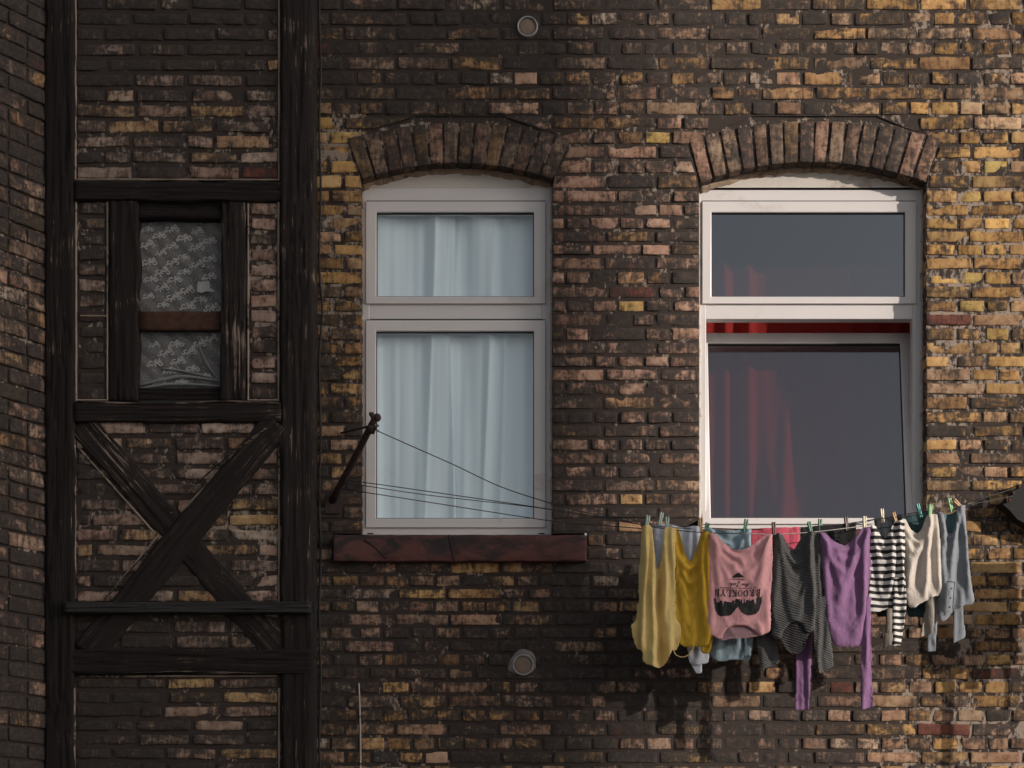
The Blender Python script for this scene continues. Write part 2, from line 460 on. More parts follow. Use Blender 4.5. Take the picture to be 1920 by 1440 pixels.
    def sheet(s, q, dep, nu, nv, mi=1, amp=.004, soot=None, arr=None):
        q = np.array(q, float)
        a, b = np.meshgrid(np.linspace(0, 1, nu), np.linspace(0, 1, nv))
        X = ((1 - a) * (1 - b))[..., None] * q[0] + (a * (1 - b))[..., None] * q[1] + (a * b)[..., None] * q[2] + ((1 - a) * b)[..., None] * q[3]
        x, z = X[..., 0].ravel(), X[..., 1].ravel()
        d = np.asarray(dep, float)
        d = np.full(len(x), d) if d.ndim == 0 else d
        d = d + vnoise(x * 34, z * 40, 3.3, 11) * amp * .6 + vnoise(x * 7, z * 7, 1.3, 12) * amp * .5
        so = np.full(len(x), .6)
        for i in range(len(x)):
            if i % 3 == 0:
                pp = s.px_of(x[i], z[i]); cur = region(pp[0], pp[1], s.anch)[0]
            so[i] = cur
        if soot is not None: so[:] = soot
        col = np.stack([x * 0 + .3, x * 0 + .25, x * 0 + .22, so], 1)
        s._grid(np.stack([x, z, d], 1), nu, nv, mi, col, np.zeros((len(x), 3)))
    def raw(s, V3, nu, nv, mi, soot):
        """grid given as (u,z,depth)"""
        V3 = np.array(V3, float)
        s._grid(V3, nu, nv, mi, np.tile(np.array([.3, .25, .22, soot]), (len(V3), 1)), np.zeros((len(V3), 3)))
    def bead(s, pts, r=.006, dep=-.002, soot=.1):
        """a bead of smeared mortar along a polyline (u,z)"""
        pts = np.array(pts, float)
        out = []
        for i in range(len(pts) - 1):
            n = max(2, int(np.linalg.norm(pts[i + 1] - pts[i]) / .02))
            out += [pts[i] + (pts[i + 1] - pts[i]) * k / n for k in range(n)]
        out.append(pts[-1]); out = np.array(out)
        tdir = np.gradient(out, axis=0); tdir /= np.linalg.norm(tdir, axis=1)[:, None] + 1e-9
        nrm = np.stack([-tdir[:, 1], tdir[:, 0]], 1)
        rr = r * (1 + .45 * vnoise(out[:, 0] * 18, out[:, 1] * 18, 1.5, 21))
        gap = vnoise(out[:, 0] * 6, out[:, 1] * 6, 8.5, 22)
        V = []
        for k in (-1, -.55, 0, .55, 1):
            p = out + nrm * (rr * k)[:, None]
            V.append(np.concatenate([p, (dep + .012 * abs(k) ** 3 + .008 * np.clip(gap - .3, 0, 1))[:, None] if np.ndim(gap) else None], 1))
        V = np.stack(V, 0)
        so = soot + .6 * vnoise(out[:, 0] * 3, out[:, 1] * 3, 2.2, 23)
        V3 = V.reshape(-1, 3)
        col = np.stack([V3[:, 0] * 0 + .3, V3[:, 0] * 0 + .25, V3[:, 0] * 0 + .22, np.tile(so, 5)], 1)
        s._grid(V3, len(out), 5, 2, col, np.zeros((len(V3), 3)))
    def build(s, name, parent):
        V = np.concatenate(s.v); Fq = np.concatenate(s.f); mi = np.concatenate(s.mi)
        W = s.tw(V)
        me = bpy.data.meshes.new(name)
        me.vertices.add(len(W)); me.vertices.foreach_set('co', W.astype(np.float32).ravel())
        me.loops.add(Fq.size); me.loops.foreach_set('vertex_index', Fq.astype(np.int32).ravel())
        me.polygons.add(len(Fq)); me.polygons.foreach_set('loop_start', np.arange(0, Fq.size, 4, dtype=np.int32))
        me.polygons.foreach_set('material_index', mi.astype(np.int32))
        me.update(calc_edges=True)
        a = me.attributes.new('bcol', 'FLOAT_COLOR', 'POINT'); a.data.foreach_set('color', np.concatenate(s.col).astype(np.float32).ravel())
        b = me.attributes.new('bloc', 'FLOAT_VECTOR', 'POINT'); b.data.foreach_set('vector', np.concatenate(s.loc).astype(np.float32).ravel())
        return link(name, me, [M['brick'], M['mortar'], M['bead']], parent, True)

# course centres of the facade, in photo rows
ROWS = [35, 62.5, 90, 118.5, 146.5, 175, 203, 231, 258, 285, 312, 341, 369, 394, 418.5, 444, 468, 493, 521, 548, 574, 599, 627, 653, 678, 702, 729, 755, 783, 808, 834, 859, 885, 910, 936, 961, 987, 1012, 1038, 1064, 1090, 1113, 1137, 1162, 1187, 1212, 1237, 1263, 1288, 1315, 1342, 1367, 1395, 1420]
up = [35 - 28 * k for k in range(9, 0, -1)]
dn = [1420 + 26 * k for k in range(1, 10)]
N_UP = len(up)
ROWS = up + ROWS + dn
EDGE = [ROWS[0] - 14] + [(a + b) / 2 for a, b in zip(ROWS, ROWS[1:])] + [ROWS[-1] + 13]

class Opening:
    def __init__(s, l, r, spring, skl, skr, sky, crown_ext, crown_int, bottom, sill):
        s.__dict__.update(locals())
    def span(s, y):
        c, hw = (s.skl + s.skr) / 2, (s.skr - s.skl) / 2
        if y < s.crown_ext: return None
        if y < s.sky:
            k = math.sqrt((y - s.crown_ext) / (s.sky - s.crown_ext)); return c - hw * k, c + hw * k
        if y < s.spring:
            t = (y - s.sky) / (s.spring - s.sky); return s.skl + (s.l - s.skl) * t, s.skr + (s.r - s.skr) * t
        if y < s.bottom: return s.l, s.r
        if y < s.sill[2]: return s.sill[0], s.sill[1]
        return None
    def intr(s, x):
        c, hw = (s.l + s.r) / 2, (s.r - s.l) / 2
        return s.crown_int + (s.spring - s.crown_int) * ((x - c) / hw) ** 2
    def extr(s, x):
        c, hw = (s.skl + s.skr) / 2, (s.skr - s.skl) / 2
        return s.crown_ext + (s.sky - s.crown_ext) * ((x - c) / hw) ** 2

O1 = Opening(678, 1036, 336, 650, 1072, 257, 226, 306, 1002, (625, 1100, 1051))
O2 = Opening(1311, 1737, 342, 1289, 1767, 256, 223, 304, 990, (1262, 1790, 1038))

def fac_uv(px, py):
    return ((px - 960) / S, ZC + (HY - py) / S)
def fac_px(u, z):
    return (u * S + 960, HY - (z - ZC) * S)
def fac_world(V):
    return np.stack([V[:, 0], V[:, 2], V[:, 1]], 1)

YELLOW = [(1872, 312), (1830, 363), (1830, 525), (1762, 552), (1834, 578), (1890, 632), (1905, 525), (1762, 860), (1228, 258), (1173, 572), (640, 258)]

house = thing('brick_house', P(960, 1400), 'old sooty brick facade of yellow and brown bricks around two white windows', 'house')
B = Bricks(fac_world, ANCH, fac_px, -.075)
G = 4.6     # half joint in px
XL, XR = 566.0, 2330.0
REV = .118
for i, yc in enumerate(ROWS):
    yt, yb = EDGE[i], EDGE[i + 1]
    header = (i - N_UP) % 2 == 0
    # intervals along the course
    cuts = []
    for o in (O1, O2):
        m = o.span(yc)
        if m is None:
            continue
        t = o.span(yt + 2) or m
        b = o.span(yb - 2) or m
        if yc > o.bottom: t = b = m
        cuts.append((o, t, b))
    ints = []
    la = (XL, XL, 0)
    for o, t, b in cuts:
        ints.append((la, (t[0], b[0], 1 if o.spring < yc < o.bottom else 0)))
        la = (t[1], b[1], 1 if o.spring < yc < o.bottom else 0)
    ints.append((la, (XR, XR, 0)))
    for (lt, lb, ld), (rt, rb, rd) in ints:
        lm, rm = (lt + lb) / 2, (rt + rb) / 2
        # mortar strip
        q = [fac_uv(lb, yb), fac_uv(rb, yb), fac_uv(rt, yt), fac_uv(lt, yt)]
        B.sheet(q, .0052, max(3, int((rm - lm) / 12)), 4)
        step = 49.0 if header else 98.0
        x0 = (767 if header else 742) + random.uniform(-2, 2)
        k = math.ceil((lm + 12 - x0) / step)
        joints = []
        while x0 + k * step < rm - 12:
            j = x0 + k * step + random.uniform(-4, 4)
            # broken bond now and then: a stretcher course carries a pair of headers and the other way round
            joints.append(j)
            if not header and random.random() < .13: joints.append(j + 49)
            k += 1
        if header:
            joints = [j for j in joints if random.random() > .07]
        joints = [j for j in sorted(joints) if lm + 19 < j < rm - 19]
        xs = [None] + joints + [None]
        for a, b in zip(xs, xs[1:]):
            gl = G * random.uniform(.42, .85)
            gv = G * random.uniform(.42, .72)
            al, at = (lb + (0 if ld else gl), lt + (0 if ld else gl)) if a is None else (a + gl, a + gl)
            bl, bt = (rb - (0 if rd else gl), rt - (0 if rd else gl)) if b is None else (b - gl, b - gl)
            if bl - al < 8: continue
            w = random.uniform(-1.0, 1.0)
            q = [fac_uv(al, yb - gv + w), fac_uv(bl, yb - gv - w), fac_uv(bt, yt + gv - w), fac_uv(at, yt + gv + w)]
            color = soot = None
            for yx, yy in YELLOW:
                if al < yx < bl and abs(yy - yc) < 12 and (bl - al < 62 or yx < 700):
                    color = np.array((.60, .43, .16)) * random.uniform(.8, 1.02) if yx > 1200 else np.array((.62, .43, .17)); soot = .14
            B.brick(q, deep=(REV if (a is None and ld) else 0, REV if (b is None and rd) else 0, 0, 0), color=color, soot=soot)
# arches: rowlock bricks on end
for o, n in ((O1, 14), (O2, 16)):
    for i in range(n):
        t0, t1 = i / n, (i + 1) / n
        g = .0042
        def cor(t, top):
            if top:
                x = o.skl + (o.skr - o.skl) * t; return fac_uv(x, o.extr(x) + 4)
            x = o.l + (o.r - o.l) * t; return fac_uv(x, o.intr(x))
        a, b = t0 + g + random.uniform(-.002, .002), t1 - g + random.uniform(-.002, .002)
        if o is O2: pass
        col = np.array(random.choice([(.30, .21, .12), (.34, .25, .18), (.30, .2, .15), (.26, .2, .16), (.42, .27, .2)]))
        B.brick([cor(a, 0), cor(b, 0), cor(b, 1), cor(a, 1)], deep=(0, 0, REV, 0), color=col, soot=.5 + random.gauss(0, .08), proud=.002)
    # mortar behind the arch and the soffit
    nn = 50
    V = []
    for r_ in (0, .5, 1):
        for k in range(nn):
            t = k / (nn - 1)
            xi, xe = o.l + (o.r - o.l) * t, o.skl + (o.skr - o.skl) * t
            a, b = np.array(fac_uv(xi, o.intr(xi) - 1.5)), np.array(fac_uv(xe, o.extr(xe) - 2))
            p = a + (b - a) * r_
            V.append((p[0], p[1], .0075 + .002 * math.sin(k * 2.3)))
    B.raw(V, nn, 3, 1, .42)
    V = []
    for r_ in (0, .5, 1):
        for k in range(nn):
            t = k / (nn - 1); xi = o.skl - 6 + (o.skr - o.skl + 12) * t
            ya = o.extr(xi) + 26; yb2 = o.crown_ext - 24
            p = fac_uv(xi, ya + (yb2 - ya) * r_); V.append((p[0], p[1], .0125))
    B.raw(V, nn, 3, 1, .6)
    V = []
    for d in (.011, .06, REV + .03):
        for k in range(nn):
            x = o.l + (o.r - o.l) * k / (nn - 1)
            p = fac_uv(x, o.intr(x) - 1.5)
            V.append((p[0], p[1], d))
    B.raw(V, nn, 3, 1, .95)
    # reveals: mortar behind the brick ends
    for xx, sg in ((o.l, -1), (o.r, 1)):
        V = []
        for d in (.011, .06, REV + .03):
            for k in range(40):
                p = fac_uv(xx + sg * 1.6, o.spring + (o.bottom + 12 - o.spring) * k / 39)
                V.append((p[0] + .0015 * math.sin(k * 1.9), p[1], d))
        B.raw(V, 40, 3, 1, .45)
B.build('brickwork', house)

# lower plinth, far side walls and roof of the house, out of the frame
bm = bmesh.new()
add_box(bm, (XL - 960) / S, (XR - 960) / S, .05, .4, 0, fac_uv(0, EDGE[-1])[1] - .004)
obj_bm('plinth', bm, M['plaster'], house, False)
bm = bmesh.new()
zt = fac_uv(0, EDGE[0])[1]
add_prism(bm, [((XL - 960) / S - .2, zt + .003), ((XR - 960) / S + .2, zt + .003), ((XR - 960) / S + .2, zt + .15), ((XL - 960) / S - .2, zt + .15)], -.12, 4.0)
obj_bm('eaves', bm, M['roof'], house, False)

# ------------------------------------------------------------------ windows
FY = .098   # front plane of the fixed frames

def frame_ring(bm, x0, x1, z0, z1, w, y0, y1, lip=.006):
    """mitred rectangular frame: outer x0..x1 z0..z1, bar width w (l,r,b,t)"""
    l, r, b, t = w
    O = [(x0, z0), (x1, z0), (x1, z1), (x0, z1)]
    I = [(x0 + l, z0 + b), (x1 - r, z0 + b), (x1 - r, z1 - t), (x0 + l, z1 - t)]
    Mx = [(o[0] + (i[0] - o[0]) * .93, o[1] + (i[1] - o[1]) * .93) for o, i in zip(O, I)]
    loops = [(O, y1), (O, y0), (Mx, y0), (I, y0 + lip), (I, y1)]
    rings = [[bm.verts.new((x, y, z)) for x, z in pts] for pts, y in loops]
    for a, b_ in zip(rings, rings[1:]):
        for k in range(4):
            bm.faces.new((a[k], a[(k + 1) % 4], b_[(k + 1) % 4], b_[k]))
    for k in range(4):
        bm.faces.new((rings[-1][k], rings[-1][(k + 1) % 4], rings[0][(k + 1) % 4], rings[0][k]))
    bmesh.ops.recalc_face_normals(bm, faces=bm.faces[:])

def pxr(x0, x1, y0, y1, y):
    a, b = P(x0, y1, y), P(x1, y0, y)
    return a.x, b.x, a.z, b.z

def arched_board(bm, o, ybot, yp, depth, inset=3):
    n = 24
    top = []
    for k in range(n + 1):
        x = o.l + inset + (o.r - o.l - 2 * inset) * k / n
        top.append((x, o.intr(x) + 6))
    pts = [P(x, y + 8, yp) for x, y in top]
    b0, b1 = P(o.l + inset, ybot, yp), P(o.r - inset, ybot, yp)
    out = [(p.x, p.z) for p in pts] + [(b1.x, b1.z), (b0.x, b0.z)]
    add_prism(bm, out, yp, yp + depth)

def sash(win, x0, x1, y0, y1, g0, g1, h0, h1, gm, tilt=0.0, yp=FY - .012):
    a = pxr(x0, x1, y0, y1, yp)
    g = pxr(g0, g1, h0, h1, yp)
    w = (g[0] - a[0], a[1] - g[1], g[2] - a[2], a[3] - g[3])
    bm = bmesh.new(); frame_ring(bm, *a, w, yp, yp + .06, .0025)
    fr = bev(obj_bm('sash', bm, M['upvc'], win, False), .0014)
    bm = bmesh.new(); add_box(bm, a[0] + .001, a[1] - .001, yp + .006, yp + .016, a[3] + .0002, a[3] + .0062)  # dark strips stand in for the shadow gap round the sash
    for xs_ in ((a[0] - .0022, a[0] - .0002), (a[1] + .0002, a[1] + .0022)): add_box(bm, xs_[0], xs_[1], yp + .0105, yp + .016, a[2], a[3])
    if not tilt: obj_bm('shadow_gap', bm, M['seal_and_shade'], win, False)
    bm = bmesh.new(); frame_ring(bm, a[0] + w[0] - .0005, a[1] - w[1] + .0005, a[2] + w[2] - .0005, a[3] - w[3] + .0005, (.0045,) * 4, yp + .009, yp + .03, .002)
    sl = obj_bm('seal', bm, M['seal_and_shade'], win, False)
    bm = bmesh.new(); add_box(bm, g[0] - .004, g[1] + .004, yp + .018, yp + .024, g[2] - .004, g[3] + .004)
    gl = obj_bm('pane', bm, gm, win, False)
    if tilt:
        piv = Vector((0, yp + .03, a[2]))
        mt = Matrix.Translation(piv) @ Matrix.Rotation(-tilt, 4, 'X') @ Matrix.Translation(-piv)
        for ob in (fr, sl, gl):
            ob.data.transform(mt)
    return a

def window(o, label, xs, tilt, gm):
    (ox0, ox1), (sx0, sx1), (gx0, gx1), lower = xs
    win = thing('window', P((o.l + o.r) / 2, o.bottom, FY), label, None)
    win.parent = house; win.matrix_parent_inverse = Matrix.Translation(-house.location)
    a = pxr(ox0, ox1, 345, 1003 if o is O1 else 992, FY)
    zt = P(0, 352, FY).z
    bm = bmesh.new()
    wl = P(sx0 + 7, 0, FY).x - a[0]; wr = a[1] - P(sx1 - 7, 0, FY).x
    frame_ring(bm, a[0], a[1], a[2], zt, (wl, wr, .055, .085), FY, FY + .075, .004)
    bev(obj_bm('frame', bm, M['upvc'], win, False), .002)
    bm = bmesh.new()
    t0, t1 = P(0, 598, FY).z, P(0, 560, FY).z
    add_box(bm, a[0] + wl - .001, a[1] - wr + .001, FY + .0025, FY + .07, t0, t1)
    bev(obj_bm('transom', bm, M['upvc'], win, False), .003)
    bm = bmesh.new(); arched_board(bm, o, 352.6, FY - .002, .05)
    bev(obj_bm('arch_panel', bm, M['panel'], win, False), .002)
    # ragged foam and render bead under the brick arch
    bm = bmesh.new()
    n = 60; ra = []
    for k in range(n + 1):
        x = o.l + 1 + (o.r - o.l - 2) * k / n
        wv = 4.2 + 2.2 * float(vnoise(k * .55, 1.0, 0, o.l)) + 1.2 * float(vnoise(k * 1.9, 4.0, 0, 5))
        y1 = o.intr(x) + 2
        ra.append((P(x, y1, FY - .006), P(x, y1 + 13 + wv * 1.3, FY - .010)))
    f0 = [bm.verts.new(p) for p, q in ra]; f1 = [bm.verts.new((p.x * .5 + q.x * .5, FY - .018, p.z * .5 + q.z * .5)) for p, q in ra]; f2 = [bm.verts.new((q.x, FY + .0005, q.z)) for p, q in ra]
    b0 = [bm.verts.new((v.co.x, FY + .045, v.co.z)) for v in f0]; b2 = [bm.verts.new((v.co.x, FY + .045, v.co.z)) for v in f2]
    for r0, r1 in ((f0, f1), (f1, f2), (f2, b2), (b2, b0), (b0, f0)):
        for k in range(n): bm.faces.new((r0[k], r0[k + 1], r1[k + 1], r1[k]))
    bm.faces.new((f0[0], f1[0], f2[0], b2[0], b0[0])); bm.faces.new((f0[n], b0[n], b2[n], f2[n], f1[n]))
    bmesh.ops.recalc_face_normals(bm, faces=bm.faces[:])
    obj_bm('foam_bead', bm, M['foam'], win)
    # little drips of render up the sides
    for xx, sg in ((ox0, 1), (ox1, -1)):
        bm = bmesh.new()
        nn = 70; A_, B_ = [], []
        for k in range(nn + 1):
            py = 350 + (990 - 350) * k / nn
            wv = 2.2 + 1.6 * float(vnoise(k * .8, 2.0, 0, int(xx))) + (2.0 if vnoise(k * 2.3, 7.0, 0, int(xx) + 3) > .45 else 0)
            A_.append(bm.verts.new(P(xx - sg * 3, py, FY - .004))); B_.append(bm.verts.new(P(xx + sg * wv, py, FY - .0035)))
        A2 = [bm.verts.new(v.co + Vector((0, .04, 0))) for v in A_]; B2 = [bm.verts.new(v.co + Vector((0, .04, 0))) for v in B_]
        for r0, r1 in ((A_, B_), (B_, B2), (B2, A2), (A2, A_)):
            for k in range(nn): bm.faces.new((r0[k], r0[k + 1], r1[k + 1], r1[k]))
        bmesh.ops.recalc_face_normals(bm, faces=bm.faces[:])
        obj_bm('render_bead', bm, mat_plain('render_edge', (.5, .45, .41), .9, .3, 40, .4, dirt=((.2, .16, .13), .12, 20)), win)
    sash(win, sx0, sx1, 377.5, 569, gx0, gx1, 398, 556, gm)
    sash(win, sx0, sx1, 600.5, 989 if o is O1 else 984, lower[0], lower[1], 621, 972, gm, tilt)
    if o is O1:
        for px in (689, 1010):
            bm = bmesh.new(); q = pxr(px, px + 11, 999.5, 1001.5, FY); add_box(bm, q[0], q[1], FY - .004, FY + .004, q[2], q[3])
            obj_bm('drain_slot', bm, M['seal_and_shade'], win, False)
    # the room behind
    bm = bmesh.new()
    r = pxr(o.l - 60, o.r + 60, o.crown_int - 20, o.bottom + 60, .2)
    vs = add_box(bm, r[0], r[1], .175, 2.6, r[2], r[3])
    bm.faces.ensure_lookup_table()
    bmesh.ops.delete(bm, geom=[f for f in bm.faces if f.normal.y < -.9 or (abs(f.calc_center_median().y - .175) < 1e-4)], context='FACES')
    bmesh.ops.reverse_faces(bm, faces=bm.faces[:])
    # wall round the opening, on the inside
    i = pxr(o.l + 6, o.r - 6, o.crown_int - 2, o.bottom - 4, .172)
    frame_ring(bm, r[0], r[1], r[2], r[3], (i[0] - r[0], r[1] - i[1], i[2] - r[2], r[3] - i[3]), .172, .176, .001)
    obj_bm('room', bm, M['room'], win, False)
    return win

w1 = window(O1, 'white window with pale blue net curtains, fully closed', ((677, 1034), (686, 1023), (706, 1001), (705, 1001)), 0, M['glass'])
w2 = window(O2, 'white window with red curtains, its lower sash tilted inwards', ((1311, 1729), (1317, 1718), (1334, 1697), (1333, 1700)), R(10.2), M['glass_b'])

# sandstone sills
def sill(x0, x1, y0, y1, scars):
    bm = bmesh.new()
    a = pxr(x0, x1, y0, y1, -.055)
    add_box(bm, a[0], a[1], -.055, .14, a[2], a[3])
    bmesh.ops.subdivide_edges(bm, edges=[e for e in bm.edges if abs(e.verts[0].co.x - e.verts[1].co.x) > .5], cuts=70)
    for k in range(1, 4):
        z = a[2] + (a[3] - a[2]) * k / 4
        bmesh.ops.bisect_plane(bm, geom=bm.verts[:] + bm.edges[:] + bm.faces[:], plane_co=(0, 0, z), plane_no=(0, 0, 1))
    for v in bm.verts:
        c = v.co
        edge = (c.z > a[3] - .002 or c.z < a[2] + .002)
        c.y += float(vnoise(c.x * 12, c.z * 20, 0, 3)) * .004 + (.008 * max(0, float(vnoise(c.x * 30, 1, 0, 6)) - .1) if edge and c.y < 0 else 0)
        if edge and c.y < 0: c.z += float(vnoise(c.x * 22, 3, 0, 8)) * .003
        for (sx, sy), (tx, ty) in scars:      # diagonal breaks
            p, q = P(sx, sy, -.055), P(tx, ty, -.055)
            d = abs((q.x - p.x) * (p.z - c.z) - (p.x - c.x) * (q.z - p.z)) / math.hypot(q.x - p.x, q.z - p.z)
            if d < .016 and c.y < 0: c.y += .007 * (1 - d / .016)
    return bev(obj_bm('window_sill', bm, M['stone'], house), .006)
s1 = sill(625, 1100, 1003, 1052, [((684, 1012), (722, 1044)), ((840, 1004), (852, 1050))])
sill(1264, 1788, 992, 1038, [])
for pts in ([(683, 1012), (700, 1023), (724, 1047)], [(841, 1003), (847, 1026), (852, 1051)]):
    bm = bmesh.new()
    add_tube(bm, smooth_path([P(x, y, -.0535) for x, y in pts], 6), .0032, 6)
    obj_bm('crack', bm, M['seal_and_shade'], s1)
# ------------------------------------------------------------------ curtains
def sheet_obj(name, x0, x1, ztop, zbot, fy, mats, nx=120, nz=60, xw=None, thick=.0016):
    """hanging cloth: fy(x, z) gives its depth"""
    xs = np.linspace(0, 1, nx); zs = np.linspace(0, 1, nz)
    U, V = np.meshgrid(xs, zs)
    Z = ztop + (zbot - ztop) * V
    X = x0 + (x1 - x0) * U
    if xw is not None: X = X + xw(U, V)
    Y = fy(X, Z, U, V)
    me = bpy.data.meshes.new(name)
    vs = np.stack([X, Y, Z], -1).reshape(-1, 3)
    idx = np.arange(nx * nz).reshape(nz, nx)
    fs = np.stack([idx[:-1, :-1], idx[:-1, 1:], idx[1:, 1:], idx[1:, :-1]], -1).reshape(-1, 4)
    me.from_pydata(vs.tolist(), [], fs.tolist())
    uv = me.uv_layers.new(name='UVMap')
    lu = np.stack([X, Z], -1).reshape(-1, 2)[fs.ravel()]
    uv.data.foreach_set('uv', lu.astype(np.float32).ravel())
    ob = link(name, me, mats)
    sm = ob.modifiers.new('Solidify', 'SOLIDIFY'); sm.thickness = thick
    return ob

def net_fold(seed, base, amp):
    def f(X, Z, U, V):
        sl = (Z - 4.5) * .06
        y = vnoise((X + sl * .5) * 7.5, Z * .3, seed, 31) * amp * 1.1
        y = y + np.abs(vnoise((X - sl * .6) * 12, Z * .4, seed + 3, 32)) * amp * .9
        y = y + vnoise(X * 32, Z * .5, seed + 5, 33) * amp * .12
        return base + y
    return f

zt, zb = P(0, 385, .25).z, P(0, 992, .25).z
xa, xm, xb = P(688, 0, .25).x, P(846, 0, .25).x, P(1024, 0, .25).x
c1 = sheet_obj('net_curtain', xa, xm + .02, zt, zb, net_fold(1.0, .152, .031), M['net'], 130, 50, lambda U, V: .035 * (U ** 3) * (np.abs(V - .45) * 1.6 - .6))
tag(c1, 'pale blue net curtain, left half behind the closed window', 'curtain', 'net curtains in the closed window')
c2 = sheet_obj('net_curtain', xm - .015, xb, zt, zb, net_fold(9.0, .162, .031), M['net'], 130, 50, lambda U, V: .03 * ((1 - U) ** 3) * (.5 - V))
tag(c2, 'pale blue net curtain, right half behind the closed window', 'curtain', 'net curtains in the closed window')

RED_FOLDS = [(1323, .022, 0, 9, 0), (1360, .045, 0, 10, .012), (1403, .055, 0, 11, -.006), (1440, .04, .5, 13, .02), (1474, .06, .42, 14, -.05), (1520, .03, .5, 16, -.03), (1545, .018, 0, 14, .0), (1598, .022, 0, 12, .02), (1650, .016, 0, 14, 0), (1690, .02, 0, 10, 0)]
def red_fold(X, Z, U, V):
    px = X * F / (D + .46) + 960
    y = vnoise(X * 9, Z * .4, 2.0, 41) * .010 + vnoise(X * 24, Z * .7, 5.0, 42) * .004
    for x0, amp, v0, wd, lean in RED_FOLDS:
        q = np.clip((V - v0) / .3 + (1 if v0 == 0 else 0), 0, 1)
        xx = x0 + lean * 500 * (V - .5) + 3 * vnoise(Z * 2.2, x0 * .1, 0, 45)
        y = y - amp * q * np.exp(-((px - xx) / wd) ** 2)
    y = y - .15 * V ** 2 * np.exp(-((px - 1478) / 62) ** 2) + .02 * vnoise(X * 6, Z * 2.4, 9.0, 46)
    return .50 + y
rc = sheet_obj('red_curtain', P(1300, 0, .49).x, P(1742, 0, .49).x, P(0, 503, .54).z, P(0, 1010, .49).z, red_fold, M['red_curtain'], 340, 50)
tag(rc, 'long red curtain hanging behind the tilted window', 'curtain')

# ------------------------------------------------------------------ timber bay on the left
BY = -.2
def bay_uv(px, py): p = P(px, py, BY); return (p.x, p.z)
KB = (D + BY) / F
def bay_px(u, z): return (u / KB + 960, HY - (z - ZC) / KB)
def bay_world(V): return np.stack([V[:, 0], BY + V[:, 2], V[:, 1]], 1)
bay = thing('timber_bay', P(330, 1440, BY), 'half-timbered bay with blackened beams, brick infill and a small old window', 'bay')
B = Bricks(bay_world, BAY_ANCH, bay_px, -.10, (.98, 1.03, 1.08))
def panel(x0, x1, y0, y1, pitch, off, mode='stretch'):
    n = round((y1 - y0) / pitch)
    h = (y1 - y0) / n
    B.sheet([bay_uv(x0, y1), bay_uv(x1, y1), bay_uv(x1, y0), bay_uv(x0, y0)], .008, max(4, int((x1 - x0) / 10)), max(4, int((y1 - y0) / 9)), amp=.005)
    for i in range(n):
        yt, yb = y0 + i * h, y0 + (i + 1) * h
        j = [x0 + 3]
        if mode == 'stretch':
            x = x0 + (off if i % 2 else off - 50)
            while x < x1 - 22:
                if x > x0 + 22: j.append(x + random.uniform(-6, 6))
                x += 101 if random.random() > .12 else 50
        j.append(x1 - 3)
        for a, b in zip(j, j[1:]):
            gl, gv, w = random.uniform(2.5, 5.5), random.uniform(3.2, 5.2), random.uniform(-1.5, 1.5)
            B.brick([bay_uv(a + gl, yb - gv + w), bay_uv(b - gl, yb - gv - w), bay_uv(b - gl, yt + gv - w), bay_uv(a + gl, yt + gv + w)], rnd=.006)
panel(138, 527, -210, 338, 28.9, 62)
panel(142, 202, 376, 752, 29.0, 0, 'one')
panel(464, 524, 376, 752, 28.2, 0, 'one')
panel(138, 527, 788, 1218, 28.2, 88)
panel(138, 527, 1268, 1690, 26.8, 70)
def beads(*lines):
    for l in lines: B.bead([bay_uv(x, y) for x, y in l], .0062, -.004, .42)
beads([(523, -200), (523, 338)], [(141, 0), (141, 336)], [(522, 376), (522, 752)], [(465, 378), (465, 750)], [(142, 378), (142, 752)], [(201, 378), (201, 750)],
      [(140, 750), (203, 750)], [(466, 750), (523, 750)], [(523, 792), (523, 1128)], [(140, 800), (140, 1122)], [(523, 1290), (523, 1600)], [(139, 1290), (139, 1600)],
      [(140, 336), (524, 337)], [(150, 1268), (520, 1267)], [(150, 592), (202, 592)])
# mortar smeared along the diagonal braces
beads([(182, 793), (322, 968)], [(146, 838), (290, 1000)], [(498, 797), (338, 960)], [(520, 840), (360, 1010)], [(298, 1002), (196, 1124)], [(342, 1012), (474, 1122)])
B.build('brick_infill', bay)

